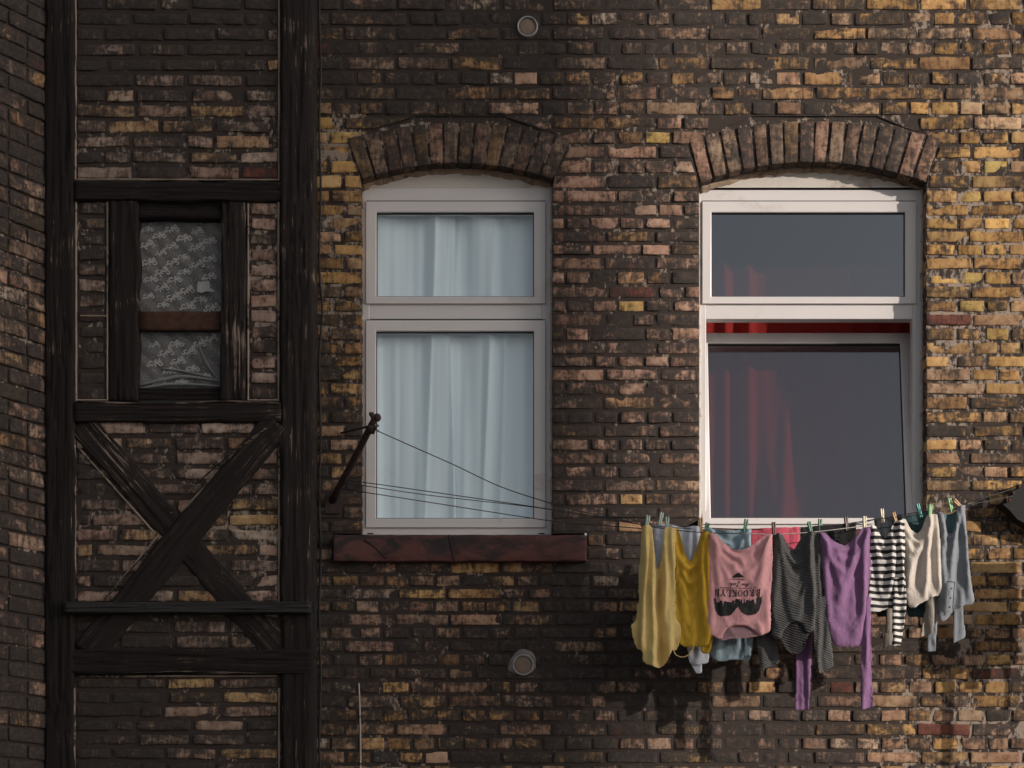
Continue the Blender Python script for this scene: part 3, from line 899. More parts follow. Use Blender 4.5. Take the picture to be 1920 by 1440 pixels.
def timber(name, a, b, w, y0, y1, mat, seed, wob=.006, parent=bay, nw=15):
    """beam from photo point a to b, w px wide, front y0, back y1; grain along its length"""
    pa, pb = P(a[0], a[1], y0), P(b[0], b[1], y0)
    L = (pb - pa).length; t = (pb - pa) / L; n = Vector((-t.z, 0, t.x))
    wd = w * (D + y0) / F / 2
    ns = max(8, int(L / .022))
    bm = bmesh.new(); uvl = bm.loops.layers.uv.new('UVMap')
    prof = [(-1, y1), (-1, y0 + .012), (-.9, y0 + .003)] + [(-.9 + 1.8 * k / nw, y0) for k in range(1, nw)] + [(.9, y0 + .003), (1, y0 + .012), (1, y1)]
    rows = []
    for i in range(ns + 1):
        s = L * i / ns; row = []
        for j, (u, y) in enumerate(prof):
            ed = float(vnoise(s * 7, u * 3, seed, 51)) * wob + float(vnoise(s * 26, u * 3, seed, 52)) * wob * .35
            dy = float(vnoise(s * 3, u * 4, seed, 53)) * .005 + float(vnoise(s * 4, u * 16, seed, 54)) * .004
            ck = abs(float(vnoise(s * 1.6, u * 7 + .5 * math.sin(s * 5 + seed), seed, 55)))
            dy += .011 * max(0, 1 - ck / .12) * max(0, min(1, .5 + 1.5 * float(vnoise(s * 2.2, u * 2, seed, 56))))
            p = pa + t * s + n * (u * wd + ed * (1 if abs(u) > .8 else .3)); p.y = y + (dy if y < y1 else 0)
            row.append((bm.verts.new(p), (s + seed * 3.1, u * wd + seed * 1.7)))
        rows.append(row)
    for r0, r1 in zip(rows, rows[1:]):
        for k in range(len(prof) - 1):
            f = bm.faces.new((r0[k][0], r0[k + 1][0], r1[k + 1][0], r1[k][0]))
            for lp, (vv, uvc) in zip(f.loops, (r0[k], r0[k + 1], r1[k + 1], r1[k])): lp[uvl].uv = uvc
    bm.faces.new([r[0] for r in rows[0]]); bm.faces.new([r[0] for r in rows[-1]][::-1])
    bmesh.ops.recalc_face_normals(bm, faces=bm.faces[:])
    return obj_bm(name, bm, mat, parent)

pl = timber('post', (111, 1700), (111, -210), 54, BY - .035, .02, M['wood_black'], 1)
pr = timber('post', (556, 1136), (556, -210), 59, BY - .03, .02, M['wood'], 2, .007)
timber('post', (556, 1700), (556, 1140), 58, BY - .024, .02, M['wood_black'], 3)
timber('beam', (139, 358), (527, 357), 37, BY - .022, BY + .08, M['wood_black'], 4)
timber('beam', (139, 771), (527, 771), 37, BY - .03, BY + .08, M['wood'], 5)
timber('jamb', (231, 751), (231, 376), 54, BY - .012, BY + .1, M['wood_black'], 6)
timber('jamb', (437, 751), (437, 376), 47, BY - .012, BY + .1, M['wood'], 7)
timber('brace', (152, 792), (528, 1226), 56, BY - .008, BY + .06, M['wood'], 8)
timber('brace', (520, 792), (160, 1226), 56, BY - .026, BY + .06, M['wood'], 9)
timber('rail', (120, 1138), (582, 1138), 21, BY - .075, BY + .0, mat_plain('black_painted_rail', (.027, .025, .025), .7, .15, 20, .2), 10, .002)
timber('beam', (120, 1240), (584, 1240), 46, BY - .03, BY + .08, M['wood_black'], 11)
o_ = bpy.data.objects
# pale split edges of the timbers
for pts, r_ in (([(146, 753.5), (300, 757), (420, 753), (522, 755)], .006), ([(320, 962), (350, 925), (420, 862), (500, 802)], .004), ([(196, 1124), (240, 1074), (300, 1006)], .004), ([(250, 1262), (350, 1259), (470, 1262), (578, 1261)], .003)):
    bm = bmesh.new(); uvl = bm.loops.layers.uv.new('UVMap')
    add_tube(bm, smooth_path([P(x, y, BY - .032) for x, y in pts], 10), r_, 6)
    for f in bm.faces:
        for lp in f.loops: lp[uvl].uv = (lp.vert.co.x, lp.vert.co.z)
    obj_bm('split_edge', bm, M['wood_pale'], bay)
# solid core of the bay behind the infill
bm = bmesh.new()
for x0, x1, y0, y1 in ((95, 588, -240, 380), (95, 588, 748, 1700), (95, 250, 380.5, 747.5), (420, 588, 380.5, 747.5)):
    q = pxr(x0, x1, y0, y1, BY); add_box(bm, q[0], q[1], BY + .026, .06, q[2], q[3])
obj_bm('core', bm, M['seal_and_shade'], bay, False)
# side cheek back to the facade
bm = bmesh.new()
a, b = P(583, 0, BY), P(600, 0, .02)
add_box(bm, a.x - .02, a.x - .004, BY + .02, .03, P(0, 1690, 0).z, P(0, -190, 0).z)
obj_bm('cheek', bm, M['wood_black'], bay, False)
# little old window
lw = thing('window', P(336, 750, BY), 'small old window with a lace curtain and a rusty middle bar', None)
lw.parent = bay; lw.matrix_parent_inverse = Matrix.Translation(-bay.location)
timber('head', (256, 391), (414, 391), 36, BY + .012, BY + .1, M['wood_black'], 12, .002, lw)
timber('bottom_rail', (256, 738), (416, 738), 24, BY + .02, BY + .1, M['wood_black'], 13, .002, lw)
bm = bmesh.new(); q = pxr(258, 415, 584, 619, BY + .03); add_box(bm, q[0], q[1], BY + .03, BY + .07, q[2], q[3])
bmesh.ops.subdivide_edges(bm, edges=bm.edges[:], cuts=6, use_grid_fill=True)
for v in bm.verts: v.co.y += float(vnoise(v.co.x * 60, v.co.z * 60, 0, 4)) * .002
obj_bm('middle_bar', bm, M['rust'], lw)
for q in (pxr(256, 416, 400, 586, BY + .05), pxr(256, 416, 617, 730, BY + .05)):
    bm = bmesh.new(); add_box(bm, q[0], q[1], BY + .048, BY + .052, q[2], q[3]); obj_bm('pane', bm, M['glass_old'], lw, False)
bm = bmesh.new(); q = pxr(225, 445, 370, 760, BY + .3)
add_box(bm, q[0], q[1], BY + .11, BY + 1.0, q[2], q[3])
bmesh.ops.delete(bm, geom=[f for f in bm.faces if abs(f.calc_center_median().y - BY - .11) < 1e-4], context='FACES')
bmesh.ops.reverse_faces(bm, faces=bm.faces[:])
obj_bm('room', bm, M['seal_and_shade'], lw, False)

# lace: a net sheet with raised scroll motifs
LY = BY + .085
lace_root = thing('lace_curtain', P(336, 560, LY), 'grey lace curtain with white scroll flowers in the small old window', 'curtain')
t = NT('lace_ground')
pp = t.uv()
nn_ = t.noise(t.vmul(pp, (1, 1, 1)), 260.0, 2, .5)
wv = t.n('ShaderNodeTexWave', {'Vector': pp, 'Scale': 6.0, 'Distortion': 3.0, 'Detail': 2.0}, bands_direction='DIAGONAL').outputs['Fac']
cc = t.mix(t.math('MULTIPLY', t.step(nn_, .35, .7), t.madd(wv, .6, .3)), (.085, .077, .074), (.46, .43, .415))
t.bsdf(cc, .95)
M['lace'] = t.m
M['lace_white'] = mat_plain('lace_thread', (.66, .63, .61), .9, .25, 90, .4)
M['lace_blue'] = mat_plain('lace_lining', (.30, .29, .285), .9, .3, 20, .4)
def lace_depth(X, Z, U, V): return LY + vnoise(X * 20, Z * 14, 0, 61) * .004
q = pxr(257, 416, 402, 730, LY)
ls = sheet_obj('net', q[0], q[1], q[3], q[2], lace_depth, M['lace'], 50, 100, None, .001)
ls.parent = lace_root; ls.matrix_parent_inverse = Matrix.Translation(-lace_root.location)
# bunched lower edge
for pts, r_ in (([(372, 646), (388, 682), (413, 716)], .007), ([(262, 722), (300, 713), (345, 706), (412, 714)], .009), ([(300, 690), (350, 697), (410, 712)], .006), ([(262, 728), (330, 720), (412, 724)], .008)):
    bm = bmesh.new(); add_tube(bm, smooth_path([P(x, y, LY - .012) for x, y in pts], 8), [r_ * (.5 + .5 * math.sin(PI * k / (8 * (len(pts) - 1)))) for k in range(8 * (len(pts) - 1) + 1)], 8); obj_bm('fold', bm, M['lace_blue'], lace_root)
bm = bmesh.new()
def scroll(cx, cy, s, rot):
    for (ox, oy, r0, a0, a1, g) in ((-7, 0, 5.5, 20, 330, .55), (3, -3, 6.5, -60, 260, .5), (9, 2, 4.5, -120, 200, .5), (-1, 5, 4, 150, 400, .6), (3, -3, 3, -60, 200, .6), (-12, 4, 3, 0, 250, .6)):
        pts = []
        for k in range(12):
            a = R(a0 + (a1 - a0) * k / 11 + rot); rr = r0 * (1 - (1 - g) * k / 11)
            pts.append(P(cx + s * (ox + rr * math.cos(a)), cy + s * (oy + rr * .75 * math.sin(a)), LY - .006))
        for i in range(len(pts) - 1):
            d = (pts[i + 1] - pts[i]); n = Vector((-d.z, 0, d.x)).normalized() * (.0031 * s)
            bm.faces.new([bm.verts.new(pts[i] - n), bm.verts.new(pts[i + 1] - n), bm.verts.new(pts[i + 1] + n), bm.verts.new(pts[i] + n)])
for (x, y) in [(276, 430), (324, 427), (372, 433), (300, 442), (346, 447), (394, 450), (276, 457), (321, 460), (370, 465), (301, 475), (346, 481), (393, 484), (281, 491), (324, 492), (370, 497), (303, 508), (347, 510), (394, 517), (281, 523), (328, 523),
               (304, 541), (352, 543), (280, 557), (327, 556), (376, 560), (305, 571), (352, 575), (398, 578), (288, 646), (330, 644), (372, 645), (398, 634), (312, 662), (356, 660), (334, 675), (290, 680), (360, 690), (318, 695), (386, 704), (340, 716), (300, 716)]:
    scroll(x + random.uniform(-2, 2), y + random.uniform(-2, 2), random.uniform(.8, 1.15), random.uniform(-60, 60))
for k in range(520):     # small sprigs between the scrolls
    x, y = random.uniform(262, 412), random.choice([random.uniform(412, 578), random.uniform(412, 578), random.uniform(625, 718)])
    p = P(x, y, LY - .0055); a = random.uniform(0, PI); d = Vector((math.cos(a), 0, math.sin(a))) * random.uniform(.002, .006); n = Vector((-d.z, 0, d.x)).normalized() * .0007
    bm.faces.new([bm.verts.new(p - d - n), bm.verts.new(p + d - n), bm.verts.new(p + d + n), bm.verts.new(p - d + n)])
ob = obj_bm('scroll_pattern', bm, M['lace_white'], lace_root, False); sm = ob.modifiers.new('Solidify', 'SOLIDIFY'); sm.thickness = .0008
bm = bmesh.new()
pts = [(371, 529), (392, 527), (394, 540), (402, 544), (399, 547), (384, 546), (380, 549), (369, 547)]
add_prism(bm, [(P(x, y, BY + .044).x, P(x, y, BY + .044).z) for x, y in pts], BY + .044, BY + .0465)
st = obj_bm('paper_scrap', bm, mat_plain('torn_paper', (.38, .37, .36), .9, .3, 60), None, False)
tag(st, 'torn scrap of pale paper stuck on the small old window', 'paper scrap')

# ------------------------------------------------------------------ angled wing at the far left
WD = Vector((-.674, -1.0, 0)).normalized()
W0 = P(85, 1440, BY - .02); W0.z = 0
W0 = W0 - WD * .12
wing = thing('brick_wing', W0, 'dim brick wall of the side wing, angled towards the viewer', 'wall')
def wing_world(V):
    nrm = np.array([1.0, -.674]) / math.hypot(1, .674)      # faces right and towards the camera
    x = W0.x + WD.x * V[:, 0] - nrm[0] * V[:, 2]; y = W0.y + WD.y * V[:, 0] - nrm[1] * V[:, 2]
    return np.stack([x, y, V[:, 1]], 1)
def wing_px(u, z):
    x, y = W0.x + WD.x * u, W0.y + WD.y * u
    k = (D + y) / F
    return (x / k + 960, HY - (z - ZC) / k)
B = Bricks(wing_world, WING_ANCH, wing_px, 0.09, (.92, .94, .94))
z0, z1, LW = fac_uv(0, 1640)[1], fac_uv(0, -240)[1], 2.12
n = int((z1 - z0) / .0815); h = (z1 - z0) / n
B.sheet([(0, z0), (LW, z0), (LW, z1), (0, z1)], .012, 90, 160)
for i in range(n):
    x = -.01 if i % 2 else -.13
    while x < LW:
        w = .25 if random.random() > .2 else .125
        a, b = max(0.003, x + .005), min(LW, x + w - .006)
        if b - a > .03:
            zb, zt_ = z0 + i * h + .006, z0 + (i + 1) * h - .006
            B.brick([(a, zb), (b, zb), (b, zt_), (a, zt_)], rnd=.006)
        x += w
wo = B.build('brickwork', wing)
wo.data.flip_normals()
bm = bmesh.new()
a = [W0 + WD * 0, W0 + WD * LW]; nr = Vector((1, -.674, 0)).normalized()
vs = []
for p in (a[0] - nr * .02, a[1] - nr * .02, a[1] - nr * .4, a[0] - nr * .4):
    vs.append((bm.verts.new((p.x, p.y, 0)), bm.verts.new((p.x, p.y, z1))))
for k in range(4):
    bm.faces.new((vs[k][0], vs[(k + 1) % 4][0], vs[(k + 1) % 4][1], vs[k][1]))
bm.faces.new([v[1] for v in vs]); bmesh.ops.recalc_face_normals(bm, faces=bm.faces[:])
obj_bm('wall_core', bm, M['plaster'], wing, False)

# ------------------------------------------------------------------ small fixtures on the facade
def vent(px, py, r, label, smear):
    c = P(px, py, 0)
    root = thing('vent_cap', c, label, 'vent', 'round vents in the facade')
    rr = r / S
    bm = bmesh.new()
    rings = add_lathe(bm, c, [(rr, .012), (rr, -.012), (rr * .97, -.0145), (rr * .88, -.0145), (rr * .85, -.012), (rr * .84, .004)])
    bmesh.ops.recalc_face_normals(bm, faces=bm.faces[:])
    obj_bm('ring', bm, M['steel'], root)
    bm = bmesh.new()
    rings = add_lathe(bm, c, [(rr * .85, -.001), (rr * .8, -.0045), (rr * .5, -.006), (.001, -.0065)])
    for v in bm.verts: v.co.y += float(vnoise(v.co.x * 90, v.co.z * 90, 0, 2)) * .001
    bmesh.ops.recalc_face_normals(bm, faces=bm.faces[:])
    obj_bm('plug', bm, M['plug'], root)
    if smear:
        bm = bmesh.new()
        pts = [P(px + dx, py + dy, -.004) for dx, dy in smear]
        sp = smooth_path([tuple(p) for p in pts + pts[:1]], 4)[:-1]
        cc = sum(sp, Vector()) / len(sp)
        a_ = [bm.verts.new((p.x, .01, p.z)) for p in sp]; b_ = [bm.verts.new((cc.x + (p.x - cc.x) * .9, -.006, cc.z + (p.z - cc.z) * .9)) for p in sp]
        for k in range(len(sp)): bm.faces.new((a_[k], a_[(k + 1) % len(sp)], b_[(k + 1) % len(sp)], b_[k]))
        bm.faces.new(b_); bmesh.ops.recalc_face_normals(bm, faces=bm.faces[:])
        obj_bm('mortar_collar', bm, mat_plain('grey_mortar_collar', (.22, .19, .18), .95, .3, 50, .5), root)
vent(989, 51, 19.5, 'round metal vent with a beige plug high on the facade', None)
vent(981, 1247, 20, 'round metal vent with smeared mortar low on the facade', [(-26, -10), (-8, -30), (14, -28), (25, -12), (23, 8), (14, 16), (20, -6), (2, -20), (-16, -8), (-18, 8), (-8, 18), (-20, 16), (-30, 8)])

bm = bmesh.new()
add_tube(bm, smooth_path([P(600 + 1.5 * math.sin(k * 1.7) + (3 if k == 12 else 0), -160 + 62 * k, -.014) for k in range(28)], 5), .0058, 8)
tag(obj_bm('cable', bm, M['cable']), 'black cable running down the bricks beside the timber bay', 'cable')
bm = bmesh.new()
add_tube(bm, smooth_path([P(673, 1281, -.012), P(675, 1340, -.014), P(676, 1400, -.012), P(676, 1500, -.012), P(677, 1600, -.012)], 5), .0042, 8)
cl_ = obj_bm('thin_pipe', bm, mat_plain('pale_conduit', (.50, .43, .40), .6, .15, 20), None)
tag(cl_, 'thin pale conduit rising from the bottom edge of the facade', 'conduit')
for yy in (1344, 1432):
    bm = bmesh.new(); c = P(675.5, yy, -.013); add_tube(bm, [c + Vector((0, 0, -.004)), c + Vector((0, 0, .004))], .0062, 8); obj_bm('clip', bm, M['iron'], cl_)

# clothes line brackets
br = thing('line_bracket', P(623, 940, 0), 'rusty iron pole bracket leaning out beside the closed window', 'bracket')
root_, tip = P(623, 940, .0), P(703, 785, -.5)
bm = bmesh.new(); add_tube(bm, [root_ + (tip - root_) * k / 10 for k in range(11)], [.021 - .004 * k / 10 for k in range(11)], 12)
obj_bm('pole', bm, M['iron'], br)
bm = bmesh.new()
q = pxr(609, 640, 925, 962, -.02); add_box(bm, q[0], q[1], -.012, .004, q[2], q[3]); obj_bm('wall_plate', bm, M['iron'], br, False)
d = (tip - root_).normalized()
bm = bmesh.new(); bmesh.ops.create_uvsphere(bm, u_segments=14, v_segments=10, radius=.021, matrix=Matrix.Translation(P(707, 783, -.5)))
obj_bm('knob', bm, M['iron'], br)
bm = bmesh.new(); add_tube(bm, [P(699, 797, -.47), P(694, 810, -.45)], .024, 12); obj_bm('collar', bm, M['iron'], br)
bm = bmesh.new(); add_tube(bm, [P(699, 786, -.5), P(695, 777, -.5), P(695, 774, -.5)], .007, 8); add_tube(bm, [P(692, 776, -.5), P(701, 776, -.5)], .009, 8)
obj_bm('wing_screw', bm, M['iron'], br)
bm = bmesh.new(); add_tube(bm, smooth_path([P(692, 799, -.47), P(676, 803, -.3), P(640, 812, -.02)], 5), .006, 6); obj_bm('stay', bm, M['iron'], br)
bm = bmesh.new()
pts = [P(706 + 4 * math.sin(k * 1.1), 796 + k * 1.7, -.49 + .012 * math.cos(k * 1.1)) for k in range(9)]
add_tube(bm, smooth_path(pts, 4), .0028, 6); obj_bm('hook', bm, M['wire'], br)

# right bracket: dark iron gusset running out of the photo
bk = thing('line_bracket', P(1900, 945, 0), 'blackened iron bracket at the right edge of the photo', 'bracket')
bm = bmesh.new()
outl = [(1876, 943), (1888, 932), (1896, 927), (1905, 915), (1926, 900), (1990, 880), (2000, 1000), (1926, 984), (1908, 975), (1893, 958)]
add_prism(bm, [(P(x, y, -.09).x, P(x, y, -.09).z) for x, y in outl], -.10, .01)
obj_bm('gusset', bm, mat_plain('black_iron', (.022, .02, .02), .8, .3, 40, .5, dirt=((.1, .045, .033), .06, 30)), bk, False)
for k, (x, y, r_) in enumerate([(1886, 934, .012), (1892, 938, .010), (1899, 924, .011), (1910, 912, .012), (1888, 940, .008)]):
    bm = bmesh.new(); bmesh.ops.create_uvsphere(bm, u_segments=10, v_segments=8, radius=r_, matrix=Matrix.Translation(P(x, y, -.11)))
    obj_bm('bolt', bm, M['rust'], bk)

# ------------------------------------------------------------------ lines
FL, BL = -.46, -.36          # depth of the front and the back line
def line(name, pts, r, mat, label):
    bm = bmesh.new(); add_tube(bm, smooth_path([P(*p) for p in pts], 8), r, 6)
    tag(obj_bm(name, bm, mat), label, 'clothes line', 'clothes lines')
line('clothes_line', [(708, 808, -.49), (780, 840, -.49), (850, 871, -.48), (940, 913, -.48), (1035, 944, -.47), (1120, 966, FL), (1205, 984, FL)], .0026, M['wire'], 'dark line sagging from the tip of the pole bracket')
line('clothes_line', [(1205, 984, FL), (1250, 992, FL), (1326, 999, FL), (1400, 1000, FL)], .0022, M['wire'], 'dark front line carrying the two yellow tops')
line('clothes_line', [(1390, 1000, FL), (1450, 1002, FL), (1520, 998, FL), (1590, 990, FL), (1640, 983, FL)], .0024, M['wire_pale'], 'pale front line over the pink and grey garments')
line('clothes_line', [(1596, 984, FL), (1654, 972, FL), (1720, 966, FL), (1800, 952, FL + .05), (1850, 932, -.2), (1905, 915, -.11)], .0024, M['wire'], 'dark line rising to the right bracket past the grey shirt')
line('clothes_line', [(643, 903, -.12), (678, 904, -.2), (800, 921, -.28), (1000, 950, BL), (1130, 970, BL), (1240, 984, BL), (1330, 990, BL), (1420, 992, BL), (1520, 988, BL), (1600, 980, BL), (1690, 965, BL), (1760, 955, BL), (1850, 940, -.2), (1900, 930, -.11)], .0023, M['wire'], 'dark back line, upper of the two low lines crossing the closed window')
line('clothes_line', [(640, 906, -.12), (678, 910, -.22), (800, 928, -.3), (960, 946, -.34), (1035, 956, BL - .01), (1200, 983, BL - .03), (1300, 992, BL - .04)], .0021, M['wire'], 'dark line just under the back line at the closed window')
line('clothes_line', [(634, 915, -.1), (678, 922, -.2), (800, 941, -.3), (1035, 977, -.4), (1130, 985, -.42), (1215, 992, FL + .01)], .0023, M['wire'], 'lowest dark line crossing the closed window')

# ------------------------------------------------------------------ laundry (cloth simulated once, in this script)
GR = .0098
def outline(pts, y, top=None, sharp=False):
    """pts[0], pts[1]: ends of the pegged edge; top: points of its sag in between"""
    w = [P(px, py, y) for px, py in pts]
    chain = w[1:] + w[:1]
    if sharp:
        rest = []
        for a, b in zip(chain, chain[1:]):
            n = max(1, int((b - a).length / GR)); rest += [a + (b - a) * k / n for k in range(n)]
        rest.append(chain[-1])
    else:
        rest = smooth_path([(p.x, 0, p.z) for p in chain], 5)
    tp = smooth_path([P(px, py, y) for px, py in [pts[0]] + list(top or []) + [pts[1]]], 6) if top else [w[0] + (w[1] - w[0]) * k / 12 for k in range(13)]
    tp = [Vector((p.x, 0, p.z)) for p in tp]
    out = tp + [Vector((p.x, 0, p.z)) for p in rest[1:-1]]
    res = [out[0]]
    for p in out[1:]:
        if (p - res[-1]).length > .005: res.append(p)
    if (res[-1] - res[0]).length < .005: res.pop()
    return res, tp

def seg_dist(x, z, tp):
    best = 9
    for a, b in zip(tp, tp[1:]):
        dx, dz = b.x - a.x, b.z - a.z
        t = max(0, min(1, ((x - a.x) * dx + (z - a.z) * dz) / (dx * dx + dz * dz + 1e-12)))
        best = min(best, math.hypot(x - a.x - t * dx, z - a.z - t * dz))
    return best

def fold_at(folds, px, py):
    d = 0.0
    for f in folds:
        if f[0] == 'U':                      # slack swags between two pegs
            _, xa, xb, y0, sag, n, sp, amp, wd = f
            q = (px - (xa + xb) / 2) / ((xb - xa) / 2)
            if abs(q) > 1.25: continue
            win = max(0, 1 - (q / 1.25) ** 2)
            for j in range(n):
                yj = y0 + (sag + j * sp) * (1 - .92 * min(1.2, q * q)) + 3 * math.sin(px * .11 + j * 2)
                d += amp * .8 ** j * win * math.exp(-((py - yj) / (wd * (1 + .25 * j))) ** 2) * (1 if j % 1 == 0 else 1)
        else:                                # folds falling from a peg
            _, x0, y0, y1, lean, amp, wd = f
            t = (py - y0) / (y1 - y0)
            if t < -.05 or t > 1.05: continue
            xx = x0 + lean * (py - y0) + 1.6 * math.sin(py * .045 + x0)
            d += amp * min(1, .45 + t * 2.2) * max(0, min(1, (1.05 - t) * 4)) * math.exp(-((px - xx) / (wd * (1 + .5 * t))) ** 2)
    return d

def flat_layer(pts, y):
    bm = bmesh.new()
    bm.faces.new([bm.verts.new(p) for p in pts])
    bmesh.ops.triangulate(bm, faces=bm.faces[:])
    bmesh.ops.dissolve_limit(bm, angle_limit=.01, verts=[], edges=bm.edges[:])
    xs = [p.x for p in pts]; zs = [p.z for p in pts]
    g0 = math.floor(min(xs) / GR) * GR
    while g0 < max(xs):
        bmesh.ops.bisect_plane(bm, geom=bm.verts[:] + bm.edges[:] + bm.faces[:], plane_co=(g0, 0, 0), plane_no=(1, 0, 0)); g0 += GR
    g0 = math.floor(min(zs) / GR) * GR
    while g0 < max(zs):
        bmesh.ops.bisect_plane(bm, geom=bm.verts[:] + bm.edges[:] + bm.faces[:], plane_co=(0, 0, g0), plane_no=(0, 0, 1)); g0 += GR
    bmesh.ops.remove_doubles(bm, verts=bm.verts[:], dist=.0042)
    bmesh.ops.triangulate(bm, faces=[f for f in bm.faces if len(f.verts) > 4])
    return bm

CLOTHS = []
def cloth_piece(name, pts, y, pins, mats, fold=(.016, 16, 1.0), back=None, gap=.006, pin_r=.017, seed=0, parent=None, stiff=1.0, flare=0.0, top=None, btop=None, folds=(), sharp=False):
    """pts: outline in photo pixels, the first two are the pegged top edge; pins: pegged points"""
    A, lam, zf = fold
    faces, verts, uvs, mi, pin = [], [], [], [], []
    key = {}
    pw = [P(px, py, y) for px, py in pins]
    for layer, pl_ in ((0, pts), (1, back or pts)):
        if layer == 1 and back is False: break
        o, tp = outline(pl_, y, (top if layer == 0 or btop is None else btop), sharp)
        tl, tr = tp[0], tp[-1]
        bm = flat_layer(o, y)
        bm.verts.index_update()
        ids = {}
        for v in bm.verts:
            x, z = v.co.x, v.co.z
            bd = v.is_boundary and seg_dist(x, z, tp) > .004
            k = (round(x, 4), round(z, 4)) if bd else (round(x, 4), round(z, 4), layer)
            if k in key: ids[v.index] = key[k]; continue
            hz = max(0.0, min(1.0, (tl.z - z) / .12))
            yy = y + A * (.35 + .65 * hz) * (float(vnoise(x * lam, z * zf, seed, 71)) + .5 * float(vnoise(x * lam * 2.1, z * zf * 1.4, seed, 72)))
            yy -= .010 * (.35 - abs(float(vnoise(x * 20 + z * 9, z * 8 - x * 5, seed, 73)))) + .0045 * (.3 - abs(float(vnoise(x * 46 - z * 20, z * 26 + x * 12, seed, 74))))
            if folds:
                k_ = F / (D + y); yy -= 1.55 * fold_at(folds, x * k_ + 960, HY - (z - ZC) * k_)
            if not bd: yy += (-gap if layer == 0 else gap) * .5
            key[k] = ids[v.index] = len(verts)
            verts.append((x, yy, z)); uvs.append((x, z))
            pin.append(1.0 if any((x - p.x) ** 2 + (z - p.z) ** 2 < pin_r ** 2 for p in pw) else 0.0)
        for f in bm.faces:
            ix = [ids[v.index] for v in f.verts]
            if len(set(ix)) < 3: continue
            if layer == 0 and f.normal.y > 0 or layer == 1 and f.normal.y < 0: ix = ix[::-1]
            faces.append(ix); mi.append(layer)
        bm.free()
    me = bpy.data.meshes.new(name)
    me.from_pydata(verts, [], faces); me.validate()
    me.polygons.foreach_set('material_index', mi[:len(me.polygons)])
    uvl = me.uv_layers.new(name='UVMap')
    for lp in me.loops: uvl.data[lp.index].uv = uvs[lp.vertex_index]
    ob = link(name, me, mats, parent)
    g = ob.vertex_groups.new(name='pin')
    g.add([i for i, w in enumerate(pin) if w > 0], 1.0, 'REPLACE')
    m = ob.modifiers.new('Cloth', 'CLOTH')
    st = m.settings
    st.quality = 5; st.mass = .12; st.air_damping = 4.0
    st.tension_stiffness = st.compression_stiffness = 12 * stiff; st.shear_stiffness = 4 * stiff; st.bending_stiffness = .08 * stiff
    st.tension_damping = st.compression_damping = st.shear_damping = 8; st.bending_damping = .6
    st.vertex_group_mass = 'pin'; st.pin_stiffness = 1.0
    if flare: st.shrink_min = -flare
    m.collision_settings.use_collision = False; m.collision_settings.use_self_collision = False
    m.point_cache.frame_start = 1; m.point_cache.frame_end = 60
    CLOTHS.append(ob)
    return ob

FAB = dict(
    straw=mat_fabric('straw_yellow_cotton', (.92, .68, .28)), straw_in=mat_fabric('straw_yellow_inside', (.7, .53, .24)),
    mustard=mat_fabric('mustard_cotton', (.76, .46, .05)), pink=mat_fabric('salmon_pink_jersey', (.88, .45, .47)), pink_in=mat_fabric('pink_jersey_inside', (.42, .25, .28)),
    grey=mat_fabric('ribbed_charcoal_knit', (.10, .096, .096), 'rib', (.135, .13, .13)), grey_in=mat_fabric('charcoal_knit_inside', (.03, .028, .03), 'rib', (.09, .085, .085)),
    purple=mat_fabric('purple_jersey', (.28, .145, .285)), stripe=mat_fabric('black_and_white_stripes', (.74, .70, .68), 'stripe', (.03, .026, .027)),
    beige=mat_fabric('beige_linen', (.66, .58, .52)), denim=mat_fabric('grey_blue_chambray', (.21, .225, .26), 'heather', (.33, .34, .37)), teal=mat_fabric('teal_lining', (.12, .2, .22)),
    white=mat_fabric('lavender_white_cotton', (.70, .72, .82)), blue=mat_fabric('pale_blue_denim', (.30, .41, .48), 'heather', (.42, .52, .58)), hot=mat_fabric('hot_pink_towelling', (.72, .13, .19)),
    black=mat_fabric('black_jersey', (.026, .025, .026)), navy=mat_fabric('dark_navy_jersey', (.045, .05, .06)), dteal=mat_fabric('dark_teal_jersey', (.05, .09, .10)), taupe=mat_fabric('taupe_linen', (.35, .30, .26)))

def garment(name, px, py, y, label, cat):
    return thing(name, P(px, py, y), label, cat, 'laundry on the clothes lines')

def g_(name, label, cat, y, pts, pins, mats, sleeves=(), part='body', **kw):
    xs = [p[0] for p in pts]
    root = garment(name, sum(xs) / len(xs), max(p[1] for p in pts), y, label, cat)
    b = cloth_piece(part, pts, y, pins, mats, parent=root, **kw)
    for (sp, sy, sm) in sleeves:
        a, c = sp[0], sp[1]
        pn = [(a[0] + (c[0] - a[0]) * t, a[1] + (c[1] - a[1]) * t) for t in (0, .25, .5, .75, 1)]
        cloth_piece('sleeve', sp, sy, pn, sm, parent=root, fold=(.017, 24, 1.6), gap=.006, pin_r=.012, sharp=True, seed=kw.get('seed', 0) + 3)
    return root, b

g_('yellow_top', 'straw yellow top hanging in deep folds at the left end of the line', 'top', FL, [(1203, 988), (1268, 992), (1268, 1050), (1264, 1140), (1276, 1168), (1271, 1205), (1259, 1213), (1246, 1236), (1227, 1243), (1206, 1232), (1203, 1213), (1190, 1205), (1181, 1166), (1193, 1148), (1198, 1070)],
   [(1206, 990), (1215, 990), (1248, 993), (1256, 993), (1265, 993)], [FAB['straw'], FAB['straw_in']], top=[(1221, 987), (1229, 1020), (1236, 1064), (1242, 1020), (1247, 991)], folds=[('V', 1211, 990, 1230, -.04, .026, 5), ('V', 1224, 1000, 1235, .02, .022, 4), ('V', 1247, 995, 1200, -.03, .03, 5), ('V', 1260, 995, 1190, .04, .024, 5), ('V', 1236, 1090, 1240, .0, -.02, 6), ('V', 1196, 1150, 1210, .1, .016, 5)], fold=(.032, 24, .7), seed=1.3, flare=.03)
